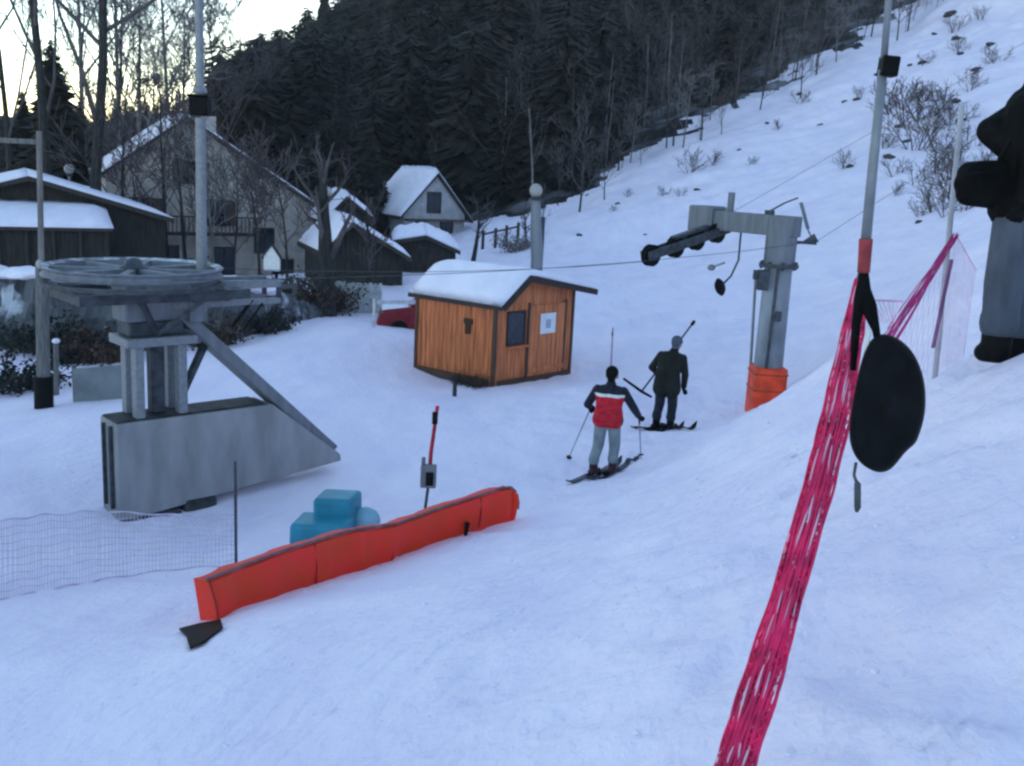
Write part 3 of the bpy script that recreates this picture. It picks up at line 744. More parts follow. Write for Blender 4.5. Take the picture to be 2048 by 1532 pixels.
# ------------------------------------------------------------------ wooden lift hut
def hut():
    C = W(985, 772, 25.0); C.z -= .02
    Lu, Lv = 2.62, 3.0
    Ld = Vector((-.80, .60, 0)).normalized(); Fd = Vector((.675, .738, 0)).normalized(); up = Vector((0, 0, 1))
    t = thing('wooden_hut', C, 'small orange brown wooden lift hut with thick snow on its roof', 'hut')
    P = lambda u, v, z: C + Ld * u + Fd * v + up * z
    H = 2.10; rv = .86; RH = 2.74; HR = 2.36
    wall = MB()
    # left wall boards
    nb = 17; w = Lu / nb
    for k in range(nb):
        u0 = k * w + .006; u1 = (k + 1) * w - .006
        d = random.uniform(0, .008)
        wall.hexa([P(u0, -.03 - d, -.5), P(u1, -.03 - d, -.5), P(u1, .03, -.5), P(u0, .03, -.5), P(u0, -.03 - d, H), P(u1, -.03 - d, H), P(u1, .03, H), P(u0, .03, H)])
    roofz = lambda v: H + (RH - H) * v / rv if v < rv else RH + (HR - RH) * (v - rv) / (Lv - rv)
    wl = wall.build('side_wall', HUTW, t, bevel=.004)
    fw = MB(); nb = 20; w = Lv / nb
    for k in range(nb):
        v0 = k * w + .006; v1 = (k + 1) * w - .006; d = random.uniform(0, .008)
        fw.hexa([P(-.03 - d, v0, -.5), P(-.03 - d, v1, -.5), P(.03, v1, -.5), P(.03, v0, -.5), P(-.03 - d, v0, roofz(v0)), P(-.03 - d, v1, roofz(v1)), P(.03, v1, roofz(v1)), P(.03, v0, roofz(v0))])
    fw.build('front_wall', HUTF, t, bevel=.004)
    # far walls (plain)
    bw = MB(); bw.hexa([P(.05, Lv - .04, -.5), P(Lu, Lv - .04, -.5), P(Lu, Lv, -.5), P(.05, Lv, -.5), P(.05, Lv - .04, HR - .02), P(Lu, Lv - .04, HR - .02), P(Lu, Lv, HR - .02), P(.05, Lv, HR - .02)])
    poly = [P(Lu - .04, .05, -.5), P(Lu - .04, Lv - .06, -.5), P(Lu - .04, Lv - .06, HR - .03), P(Lu - .04, rv, RH - .03), P(Lu - .04, .05, H - .02)]
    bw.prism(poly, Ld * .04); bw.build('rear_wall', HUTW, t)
    for u, v, h in ((0, 0, H), (Lu, 0, H), (0, Lv, HR)):
        MB().box(P(u - .02 if u == 0 else u + .02, v - .03 if v == 0 else v + .0, h / 2 - .25), .09, .09, h + .46, Matrix.Rotation(math.atan2(Ld.y, Ld.x), 3, 'Z')).build('corner_post', TRIM, t)
    sill = MB(); sill.beam(P(.1, -.075, .06), P(Lu - .05, -.075, .06), .06, .22); sill.beam(P(-.075, .1, .06), P(-.075, Lv - .1, .06), .06, .16)
    sill.build('sill_beam', TRIM, t)
    # roof
    ov = .32; th = .09; el = -.10; er = Lv + .62
    zl = H + (RH - H) * (el) / rv + .02; zr = RH + (HR - RH) * (er - rv) / (Lv - rv) + .02
    R = MB()
    R.prism([P(-ov, el, zl), P(-ov, rv, RH + .02), P(-ov, rv, RH + .02 + th), P(-ov, el, zl + th)], Ld * (Lu + ov + .28))
    R.prism([P(-ov, rv + .0005, RH + .02), P(-ov, er, zr), P(-ov, er, zr + th), P(-ov, rv + .0005, RH + .02 + th)], Ld * (Lu + ov + .28))
    rf = R.build('roof', DKWOOD, t)
    fas = MB()
    fas.beam(P(-ov - .02, el, zl + .0), P(-ov - .02, rv, RH + .02), .03, .15); fas.beam(P(-ov - .02, rv, RH + .02), P(-ov - .02, er, zr), .03, .15)
    fas.beam(P(-ov, el - .02, zl + .02), P(Lu + .28, el - .02, zl + .02), .03, .14)
    fas.build('fascia_board', DKWOOD, rf)
    S = MB(); k = .19
    prof = [(el - .02, zl + th + .005)]
    nn = 16; top = []
    for i in range(nn + 1):
        v = el - .05 + (er + .03 - el) * i / nn
        base = (zl + (RH + .02 - zl) * (v - el) / (rv - el)) if v < rv else RH + .02 + (zr - RH - .02) * (v - rv) / (er - rv)
        e = min(1, min(i, nn - i) / 2.2); top.append((v, base + th + k * math.sin(e * PI / 2) * (1 - .15 * math.exp(-((v - rv) / .25) ** 2)) + .01))
    bot = [(er, zr + th + .005), (rv, RH + .02 + th + .005), (el - .02, zl + th + .005)]
    ring = top + bot; m = len(ring); nu = 14; vs = []; fs = []
    for a in range(nu + 1):
        u = -ov + .01 + (Lu + ov + .26) * a / nu; e = min(1, min(a, nu - a) / 2.0); kk = .25 + .75 * math.sin(e * PI / 2)
        for i, (v, z) in enumerate(ring):
            if i <= nn:
                base = (zl + (RH + .02 - zl) * (v - el) / (rv - el)) if v < rv else RH + .02 + (zr - RH - .02) * (v - rv) / (er - rv)
                zz = base + th + .006 + (z - base - th) * kk * (1 + random.uniform(-.09, .09))
            else: zz = z
            vs.append(P(u, v, zz))
    for a in range(nu):
        for i in range(m):
            j = (i + 1) % m; fs.append((a * m + i, a * m + j, (a + 1) * m + j, (a + 1) * m + i))
    fs.append(tuple(range(m))); fs.append(tuple(nu * m + i for i in range(m)))
    S.add(vs, fs); so = S.build('snow_layer', SNOWR, rf, smooth=True)
    # window in the front wall, left part
    wd = MB(); x0, x1, z0, z1 = .42, 1.02, 1.08, 1.86
    for a, b_, c, d in ((x0 - .05, x0, z0 - .05, z1 + .05), (x1, x1 + .05, z0 - .05, z1 + .05), (x0, x1, z1, z1 + .05), (x0, x1, z0 - .05, z0)):
        wd.hexa([P(-.075, a, c), P(-.075, b_, c), P(-.03, b_, c), P(-.03, a, c), P(-.075, a, d), P(-.075, b_, d), P(-.03, b_, d), P(-.03, a, d)])
    wo = wd.build('window', DKWOOD, t)
    MB().hexa([P(-.058, x0, z0), P(-.058, x1, z0), P(-.045, x1, z0), P(-.045, x0, z0), P(-.058, x0, z1), P(-.058, x1, z1), P(-.045, x1, z1), P(-.045, x0, z1)]).build('pane', GLASS, wo)
    sh = MB(); sh.hexa([P(-.16, x0 - .12, z0 - .12), P(-.16, x1 + .12, z0 - .12), P(-.04, x1 + .12, z0 - .12), P(-.04, x0 - .12, z0 - .12), P(-.16, x0 - .12, z0 - .075), P(-.16, x1 + .12, z0 - .075), P(-.04, x1 + .12, z0 - .075), P(-.04, x0 - .12, z0 - .075)])
    sh.build('sill', HUTF, wo)
    # door: right part with frame strips and notice
    dr = MB(); d0, d1, dz = 1.22, 2.62, 2.02
    for k in range(8):
        a = d0 + (d1 - d0) * k / 8 + .006; b_ = d0 + (d1 - d0) * (k + 1) / 8 - .006
        dr.hexa([P(-.085, a, .05), P(-.085, b_, .05), P(-.045, b_, .05), P(-.045, a, .05), P(-.085, a, dz), P(-.085, b_, dz), P(-.045, b_, dz), P(-.045, a, dz)])
    dr.hexa([P(-.11, d0, .22), P(-.11, d1, .22), P(-.088, d1, .22), P(-.088, d0, .22), P(-.11, d0, .36), P(-.11, d1, .36), P(-.088, d1, .36), P(-.088, d0, .36)])
    do = dr.build('door', HUTF, t, bevel=.004)
    fr = MB()
    for a in (d0 - .07, d1 + .01):
        fr.hexa([P(-.09, a, -.1), P(-.09, a + .06, -.1), P(-.045, a + .06, -.1), P(-.045, a, -.1), P(-.09, a, dz + .08), P(-.09, a + .06, dz + .08), P(-.045, a + .06, dz + .08), P(-.045, a, dz + .08)])
    fr.build('door_frame', BROWNB, t)
    nt_ = MB(); n0, n1, nz0, nz1 = 1.62, 2.22, 1.24, 1.78
    nt_.hexa([P(-.105, n0, nz0), P(-.105, n1, nz0), P(-.09, n1, nz0), P(-.09, n0, nz0), P(-.105, n0, nz1), P(-.105, n1, nz1), P(-.09, n1, nz1), P(-.09, n0, nz1)])
    no = nt_.build('notice', PAPER, do)
    MB().hexa([P(-.108, n0 + .2, nz0 + .14), P(-.108, n1 - .2, nz0 + .14), P(-.106, n1 - .2, nz0 + .14), P(-.106, n0 + .2, nz0 + .14), P(-.108, n0 + .2, nz1 - .16), P(-.108, n1 - .2, nz1 - .16), P(-.106, n1 - .2, nz1 - .16), P(-.106, n0 + .2, nz1 - .16)]).build('printed_block', M('grey blue print', (.38, .42, .5), .8, .3, 30, 0), no)
    # small T-shaped peep hole with lid in the side wall
    v = MB(); 
    for u0, u1, za, zb in ((.70, .98, 1.52, 1.66), (.76, .93, 1.26, 1.518)):
        v.hexa([P(u0, -.075, za), P(u1, -.075, za), P(u1, -.036, za), P(u0, -.036, za), P(u0, -.075, zb), P(u1, -.075, zb), P(u1, -.036, zb), P(u0, -.036, zb)])
    v.build('hatch', M('dark brown hatch', (.05, .022, .008), .7, .3, 8, .2), t)
    return C, P
HC, HP = hut()
# clutter of sticks and grass at the hut corner
def hut_clutter():
    p = G(945, 772); t = thing('brushwood_heap', p, 'low heap of brushwood and twigs against the front corner of the hut', 'brushwood')
    S = MB(); rg = random.Random(4)
    for i in range(110):
        q = HP(rg.uniform(.05, 1.0), -rg.uniform(.12, .5), 0); q.z = gz(q.x, q.y) + rg.uniform(-.02, .1)
        a = rg.uniform(0, 6.28); d = Vector((math.cos(a), math.sin(a), rg.uniform(.1, 1.5))).normalized() * rg.uniform(.15, .5)
        S.tube([q, q + d * .5 + Vector((0, 0, .03)), q + d], [.012, .009, .004], 4, False)
    S.build('twigs', SHRUB, t)
    q = G(909, 793); s = thing('wooden_stake', q, 'short dark stake in the snow before the hut', 'stake')
    b = MB(); b.tube([q - Vector((0, 0, .2)), q + Vector((.0, 0, .30)), q + Vector((0, 0, .36))], [.05, .05, .01], 8); b.build('post', DKWOOD, s)
    b = MB(); b.tube([q + Vector((0, 0, .12)), q + Vector((0, 0, .16))], [.056, .056], 8); b.build('band', STEELD, s)
hut_clutter()

# red machine and barrier behind the hut
def red_thing():
    p = G(795, 656); p = Vector((p.x, p.y, gz(p.x, p.y))); Yd = p.y; k = Yd / F
    t = thing('parked_car', p, 'dark red car low in the snow, half hidden behind the hut', 'car')
    X = Vector((1, .12, 0)).normalized(); N = Vector((-.12, 1, 0)).normalized(); up = Vector((0, 0, 1))
    o = W(753, 650, Yd); o = Vector((o.x, o.y, p.z - .38)); Q = lambda a, n_, z: o + X * a + N * n_ + up * z
    b = MB(); b.prism([Q(a, 0, z) for a, z in ((.02, .25), (0, .55), (.10, .78), (.30, .90), (1.05, 1.02), (3.5, 1.04), (3.75, .80), (3.75, .25))], N * 1.6); b.build('body', REDPAINT, t, bevel=.06)
    b = MB(); b.prism([Q(a, .1, z) for a, z in ((1.05, 1.03), (1.62, 1.46), (2.9, 1.46), (3.4, 1.05))], N * 1.4); b.build('cabin', REDPAINT, t, bevel=.05)
    b = MB(); b.prism([Q(a, .08, z) for a, z in ((1.24, 1.08), (1.68, 1.40), (2.8, 1.40), (3.15, 1.08))], N * .03); b.build('side_window', GLASS, t)
    for a in (.72, 3.0):
        b = MB(); b.lathe(Q(a, .06, .30), [(.30, -.10), (.31, 0), (.30, .10)], N, 20); b.build('wheel', BLACK, t)
    for n_ in (.25, 1.3):
        b = MB(); b.ell(Q(.05, n_, .66), .06, .14, .09); b.build('headlight', GLOBE, t, smooth=True)
    S = MB(); snow_slab(S, [Q(.15, .1, .90), Q(.15, 1.5, .90), Q(1.0, 1.5, 1.02), Q(1.0, .1, 1.02)], 8, 6, .05, 3); S.build('snow_patch', SNOWR, t, smooth=True)
    # post and rail
    q = G(748, 655); t = thing('barrier', q, 'pale rail barrier with one white post left of the hut', 'barrier')
    b = MB(); b.tube([q - up * .2, Vector((q.x, q.y, zat(747, 598, q.y)))], .055, 10); b.build('post', M('peeling white paint', (.55, .50, .50), .7, .2, 8, .1), t)
    b = MB(); a = Vector((q.x, q.y, zat(747, 604, q.y))); e = W(838, 604, q.y + .6); b.beam(a + Vector((.06, 0, 0)), e, .05, .12); b.build('rail', M('pale rail', (.50, .50, .54), .7, .2, 8, .1), t)
red_thing()

# ------------------------------------------------------------------ cable wheel station
AX = Vector((.737, .676, 0)); NX = Vector((-.676, .737, 0)); UP = Vector((0, 0, 1))
def station():
    A0 = W(238, 1035, 13.6); A0.z = 0
    zt = zat(240, 850, 13.6); zg = zat(238, 1035, 13.6)
    t = thing('cable_wheel_station', Vector((A0.x, A0.y, zg)), 'grey steel ski lift turning wheel on a wedge shaped concrete base', 'lift station')
    P = lambda a, n, z: A0 + AX * a + NX * n + UP * z
    w = .62
    # concrete foot
    prof = [(0, zg - .1), (0, zt), (2.46, zt), (3.72, zat(662, 908, 16.1)), (3.74, zat(662, 908, 16.1) - .12), (2.3, zg + .12)]
    b = MB(); b.prism([P(a, 0, z) for a, z in prof], NX * w); b.build('concrete_base', CONC, t, bevel=.03)
    b = MB()
    for a0, a1, z0 in ((-.05, .95, zg - .16), (.95, 1.5, zg - .05)):
        b.hexa([P(a0, -.06, z0 - .5), P(a1, -.06, z0 - .5), P(a1, w + .1, z0 - .5), P(a0, w + .1, z0 - .5), P(a0 + .05, -.03, z0 + .12), P(a1, -.03, z0 + .12), P(a1, w + .06, z0 + .12), P(a0 + .05, w + .06, z0 + .12)])
    b.build('footing', CONCD, t, bevel=.05)
    b = MB(); b.hexa([P(.02, .02, zt + .004), P(2.38, .02, zt + .004), P(2.38, w - .02, zt + .004), P(.02, w - .02, zt + .004), P(.05, .05, zt + .03), P(2.32, .05, zt + .03), P(2.32, w - .05, zt + .03), P(.05, w - .05, zt + .03)]); b.build('dark_top_layer', CONCD, t)  # thin dark sheet covering the top of the concrete base
    b = MB(); b.beam(P(-.035, .14, zg + .1), P(-.035, .14, zt - .05), .05, .05, up=AX); b.beam(P(-.035, .40, zg + .1), P(-.035, .40, zt - .05), .03, .05, up=AX); b.build('conduit', STEELD, t)
    # legs
    zc = zat(300, 690, 14.1)
    for a, n in ((.38, .12), (.38, .50), (1.02, .12), (1.02, .50)):
        b = MB(); b.beam(P(a, n, zt + .03), P(a, n, zc), .17, .13, up=AX); b.build('leg', STEEL, t, bevel=.012)
    b = MB(); b.beam(P(.72, .31, zt + .03), P(.72, .31, zc), .2, .2, up=AX); b.build('drive_shaft_housing', STEELD, t, bevel=.02)
    b = MB(); b.hexa([P(.18, -.04, zc), P(1.22, -.04, zc), P(1.22, w + .04, zc), P(.18, w + .04, zc), P(.18, -.04, zc + .13), P(1.22, -.04, zc + .13), P(1.22, w + .04, zc + .13), P(.18, w + .04, zc + .13)])
    b.build('cap_plate', STEEL, t, bevel=.015)
    zw = zat(268, 540, 14.3)
    cw = P(.62, .30, zw)
    cw2 = W(268, 540, cw.y); cw = Vector((cw2.x, cw2.y, zw))
    # gear box between the cap plate and the wheel
    b = MB(); b.box(P(.66, .31, zc + .24), .80, .46, .22, Matrix.Rotation(math.atan2(AX.y, AX.x), 3, 'Z')); b.build('gearbox', STEELD, t, bevel=.03)
    b = MB(); b.box(P(.70, .31, (zc + .35 + zw - .15) / 2), 1.0, .50, zw - .15 - zc - .35, Matrix.Rotation(math.atan2(AX.y, AX.x), 3, 'Z')); b.build('drive_frame', STEELM, t, bevel=.03)
    # raking strut
    b = MB(); b.beam(P(3.66, .31, zat(655, 905, 16)), P(1.08, .31, zat(392, 632, 14.4)), .44, .18, up=UP); b.build('strut', STEELM, t, bevel=.02)
    b = MB(); b.beam(P(1.04, .1, zt + .35), P(1.5, .31, zc - .05), .09, .09); b.beam(P(1.5, .31, zc - .05), P(1.1, .31, zc + .45), .09, .09); b.build('brace', STEELD, t)
    # wheel
    R = 172 / F * cw.y / math.cos(.12)
    wh = MB(); wh.lathe(cw, [(R - .12, -.04), (R - .02, -.07), (R, -.055), (R - .04, -.015), (R - .04, .015), (R, .055), (R - .02, .07), (R - .12, .04), (R - .12, -.04)], UP, 56, cap=False)
    wo = wh.build('wheel', STEELM, t, smooth=.7)
    fr = M('hoar frost and snow', (.30, .31, .335), .9, .5, 5, .5, col2=(.62, .63, .67), lo=.4, hi=.6)
    b = MB(); b.lathe(cw, [(R - .112, .043), (R - .10, .056), (R - .04, .072), (R - .025, .074), (R - .03, .066), (R - .112, .040), (R - .112, .043)], UP, 56, cap=False); b.build('frost_layer', fr, wo, smooth=True)
    for k in range(8):
        a = k * PI / 4 + .2; d = Vector((math.cos(a), math.sin(a), 0))
        b = MB(); b.beam(cw + d * .12, cw + d * (R - .11), .10, .07); b.build('spoke', STEELM, wo)
    b = MB(); b.lathe(cw, [(.20, -.14), (.20, .05), (.14, .08), (.10, .15), (.05, .18)], UP, 24); b.build('hub', STEELD, wo, smooth=.6)
    b = MB(); b.lathe(cw - UP * .16, [(R - .06, -.03), (R + .02, -.03), (R + .02, .03), (R - .06, .03), (R - .06, -.03)], UP, 56, cap=False); b.build('rope_guard', STEELD, t)
    # support arms below the wheel
    b = MB()
    for k in range(4):
        a = k * PI / 2 + .5; d = Vector((math.cos(a), math.sin(a), 0))
        b = MB(); b.tube([cw + d * R * .8 - UP * .19, cw + d * .3 - UP * .45], .03, 6); b.build('support_arm', STEELD, t)
    b = MB()
    for nn in (-.30, .92): b.beam(P(-.55, nn, zw - .30), P(1.9, nn, zw - .30), .10, .14)
    for a in (-.5, .3, 1.2, 1.85): b.beam(P(a, -.30, zw - .31), P(a, .92, zw - .31), .09, .11)
    b.build('wheel_frame', STEELD, t)
    for a in (.3, 1.2):
        for n0, n1 in ((-.30, .1), (.92, .5)):
            b = MB(); b.beam(P(a, n0, zw - .36), P(.66, n1, zc + .15), .07, .07); b.build('frame_brace', STEELD, t)
    # tension rails running toward the pylon
    z1 = zat(480, 570, 14.9); z2 = zat(480, 606, 14.9)
    for nn in (.08, .54):
        b = MB(); b.beam(P(.5, nn, z1), P(2.62, nn, z1), .08, .13); b.beam(P(.9, nn, z2), P(2.62, nn, z2), .07, .09); b.build('tension_rail', STEEL if nn < .3 else STEELM, t, bevel=.01)
    b = MB(); b.hexa([P(1.12, .0, z2 - .25), P(1.34, .0, z2 - .25), P(1.34, .62, z2 - .25), P(1.12, .62, z2 - .25), P(1.12, .0, z1 + .1), P(1.34, .0, z1 + .1), P(1.34, .62, z1 + .1), P(1.12, .62, z1 + .1)]); b.build('carriage', STEELM, t, bevel=.02)
    b = MB(); b.box(P(1.23, -.02, z1 - .12), .18, .06, .2, Matrix.Rotation(math.atan2(AX.y, AX.x), 3, 'Z')); b.build('control_box', STEELD, t, bevel=.01)
    for a in (1.75, 2.6):
        b = MB(); b.beam(P(a, .08, z2), P(a, .08, z1), .06, .06, up=AX); b.beam(P(a, .54, z2), P(a, .54, z1), .06, .06, up=AX); b.beam(P(a, .08, z1), P(a, .54, z1), .05, .05); b.build('cross_tie', STEELD, t)
    b = MB(); b.tube([W(505, 600, 15.1), W(462, 655, 14.9)], .030, 6); b.tube([W(525, 606, 15.1), W(487, 660, 14.9)], .016, 6); b.build('release_lever', BLACK, t)
    return cw, R
WC, WR = station()

# ------------------------------------------------------------------ lift pylon with cross arm
def pylon():
    base = G(1532, 805); base = Vector((base.x, base.y, gz(base.x, base.y))); Yp = base.y; k = Yp / F
    t = thing('lift_pylon', base, 'grey steel lift pylon with one cross arm and orange pad at its foot', 'lift pylon')
    c0 = base; zA = zat(1570, 452, Yp)
    cx = W(1560, 500, Yp); 
    top = Vector((base.x, base.y, zA)); q = W(1555, 520, Yp); top.x = base.x * .5 + q.x * .5; c0 = Vector((top.x, base.y, base.z))
    zf = zat(1552, 534, Yp)
    b = MB(); b.tube([c0 - UP * .3, Vector((c0.x, c0.y, zf))], [.315, .29], 16); b.build('column', M('streaked galvanised steel', (.24, .26, .285), .6, .32, 2.2, .1, stretch=(1, 1, .4)), t, smooth=.7)
    b = MB(); b.tube([Vector((c0.x, c0.y, zf + .07)), Vector((c0.x, c0.y, zA + .18))], [.325, .32], 16); b.build('upper_column', STEELM, t, smooth=.7)
    b = MB(); b.tube([Vector((c0.x, c0.y, zf)), Vector((c0.x, c0.y, zf + .07))], [.41, .41], 16)
    for j in range(8):
        a = j * PI / 4; b.tube([Vector((c0.x + .365 * math.cos(a), c0.y + .365 * math.sin(a), zf - .04)), Vector((c0.x + .365 * math.cos(a), c0.y + .365 * math.sin(a), zf + .12))], .03, 6)
    b.build('flange', STEELD, t)
    arm_end = Vector((c0.x, c0.y, zA)) + NX * 1.85
    b = MB(); b.beam(Vector((c0.x, c0.y, zA)) - NX * .34, arm_end, .38, .42); b.build('cross_arm', STEELM, t, bevel=.025)
    b = MB(); b.beam(arm_end - NX * .22 + UP * .02, arm_end + NX * .42 + UP * .02, .56, .56); b.build('arm_head', STEELM, t, bevel=.04)
    b = MB(); q = Vector((c0.x, c0.y, zA)) + NX * 1.35; b.tube([q + UP * .16, q + UP * .62], .075, 8); b.build('arm_post', STEELM, t)
    b = MB(); q = Vector((c0.x, c0.y, zA)) + NX * .35 + UP * .23; b.box(q, .18, .14, .14); b.tube([q + UP * .05, q + AX * .5 + UP * .22, q + AX * 1.0 + UP * .34], .02, 5); b.build('rope_catcher', STEELD, t)
    # guide pulleys hung below the arm and leaning down toward the wheel station
    s0 = W(1452, 456, arm_end.y - .1); s1 = W(1290, 512, arm_end.y - 1.5)
    d = (s1 - s0).normalized(); tr = MB(); side = d.cross(UP).normalized()
    for sg in (-1, 1): tr.beam(s0 + side * .12 * sg, s1 + side * .12 * sg, .04, .19)
    tr.beam(s0 + UP * .05, arm_end - NX * .25 - UP * .1, .1, .1)
    tr.beam(s0.lerp(s1, .25) + UP * .18, s0.lerp(s1, .68) + UP * .18, .16, .07)
    tr.beam(s0.lerp(s1, .3), s0.lerp(s1, .3) + UP * .2, .05, .08); tr.beam(s0.lerp(s1, .62), s0.lerp(s1, .62) + UP * .2, .05, .08)
    so = tr.build('pulley_beam', STEELD, t, bevel=.01)
    for f in (.12, .38, .64, .93):
        q = s0.lerp(s1, f) - UP * .03; r = .23
        b = MB(); b.lathe(q, [(r, -.06), (r - .03, -.02), (r - .03, .02), (r, .06)], side, 22); b.build('pulley', BLACK, so, smooth=.6)
    # short arm at the other side
    r0 = Vector((c0.x, c0.y, zat(1590, 484, Yp))); r1 = W(1632, 487, Yp + .1)
    b = MB(); b.beam(r0 + Vector((.28, 0, 0)), r1, .06, .06); b.prism([r1 + Vector((-.28, -.03, .03)), r1 + Vector((.05, -.03, .03)), r1 + Vector((-.06, -.03, .2))], (0, .06, 0)); b.build('side_arm', STEELD, t)
    b = MB(); b.beam(W(1602, 405, Yp + 1.2), W(1616, 458, Yp + 1.2), .12, .05); b.tube([W(1614, 455, Yp + 1.2), r1 + Vector((-.05, 0, .02))], .02, 5); b.build('rope_guide', STEELM, t)
    # switch boxes on the column
    b = MB(); q = W(1526, 560, Yp - .30); b.box(q, .22, .18, .42); b.box(q + Vector((-.16, 0, .1)), .10, .1, .2); b.build('switch_box', STEELD, t, bevel=.015)
    b = MB(); q = W(1553, 633, Yp - .32); b.box(q, .2, .06, .2); b.build('number_plate', STEELD, t, bevel=.01)
    b = MB(); b.tube([Vector((c0.x - .12, c0.y - .315, base.z + .8)), Vector((c0.x - .08, c0.y - .31, zf))], .03, 6); b.build('cable_duct', STEELD, t)
    # padding wrapped round the foot
    zp1 = zat(1540, 732, Yp); b = MB()
    rp = .42
    Q = []
    for s in (-.30, .78):
        pass
    ring = [(-.34, -.36), (.28, -.40), (.37, -.30), (.37, .32), (-.34, .36)]
    b.prism([Vector((c0.x + x, c0.y + y, base.z - .5)) for x, y in ring], UP * (zp1 - base.z + .5))
    po = b.build('foot_pad', ORANGEP, t, bevel=.06); po['label'] = 'orange foam pad round the foot'
    b = MB()
    for z in (zp1 - .15, base.z + .3): b.prism([Vector((c0.x + x * 1.015, c0.y + y * 1.015, z)) for x, y in ring], UP * .03)
    b.build('strap', M('faded strap', (.35, .07, .03), .8, .2, 9, .1), po)
    return c0, arm_end, s1, zA, r1, base
PC, ARM_END, SHV, ZA, PR1, PBASE = pylon()
# thin stake and snow wedge beside the pylon
def pyl_extras():
    q = G(1497, 815); t = thing('marker_pole', q, 'thin grey pole standing just left of the lift pylon', 'pole')
    top = W(1512, 545, q.y); b = MB(); b.tube([q - UP * .2, top], [.035, .03], 8); b.build('shaft', STEEL, t)
    b = MB(); b.lathe(q + UP * .15, [(.06, -.08), (.07, 0), (.06, .08)], UP, 10); b.build('collar', STEELD, t)
pyl_extras()

def cables():
    for s, e, lab in ((1, SHV - UP * .12, 'thin steel rope from the cable wheel to the pulleys of the pylon'), (-1, PR1 + UP * .04, 'thin steel rope from the cable wheel to the short side arm of the pylon')):
        a = WC + NX * WR * s
        pts = [a.lerp(e, i / 12) - UP * (.18 * 4 * (i / 12) * (1 - i / 12)) for i in range(13)]
        up_ = e + AX * 60 + UP * 24
        far = [e.lerp(up_, i / 12) - UP * (.6 * 4 * (i / 12) * (1 - i / 12)) for i in range(1, 13)]
        b = MB(); b.tube(pts + far, .0055, 5); o = b.build('steel_rope', STEELD, None, loc=a, smooth=True); tag(o, lab, 'rope')
cables()

# tow seat hanging from the pylon arm
def tow_hanger():
    p0 = W(1480, 485, PC.y + .9); p1 = W(1477, 520, PC.y + .85); p2 = W(1462, 552, PC.y + .8); d = W(1440, 574, PC.y + .75)
    t = thing('tow_hanger', p0, 'black round tow seat on a short bent rod hanging under the pylon arm', 'tow hanger')
    b = MB(); b.tube([p0 + UP * .25, p0, p1, p2, d], .022, 8); b.build('rod', STEELD, t, smooth=True)
    b = MB(); b.lathe(d, [(.02, -.05), (.15, -.05), (.20, 0), (.15, .05), (.02, .06)], Vector((.75, -.62, .35)), 24); b.build('seat_disc', BLACK, t, smooth=True)
    e = W(1423, 535, PC.y + .8); b = MB(); b.tube([W(1450, 525, PC.y + .8), e], .02, 6); b.ell(e, .09, .07, .07); b.build('spring_catch', STEEL, t, smooth=True)
tow_hanger()

# ------------------------------------------------------------------ masts and poles
def left_mast():
    Ym = 14.75; g = W(404, 588, Ym); t = thing('tall_mast', g, 'tall thin grey mast with a black box halfway up behind the cable wheel', 'mast')
    x, y = W(402, 300, Ym).x, Ym
    zt_, zb = zat(402, 190, Ym), zat(402, 236, Ym)
    b = MB(); b.tube([g, Vector((x, y, zb))], [.080, .072], 10); b.build('lower_tube', STEEL, t, smooth=.7)
    b = MB(); b.tube([Vector((x, y, zt_)), Vector((x, y, zt_ + 4.5))], [.062, .05], 10); b.build('upper_tube', STEEL, t, smooth=.7)
    b = MB(); b.box((x, y, (zt_ + zb) / 2), .26, .24, zt_ - zb - .06); b.box((x, y, zt_ - .02), .3, .28, .04); b.build('black_box', BLACK, t, bevel=.02)
    b = MB(); b.lathe((x, y, zt_ + .03), [(.1, 0), (.09, .06), (.06, .09)], UP, 12); b.build('collar', STEEL, t)
left_mast()

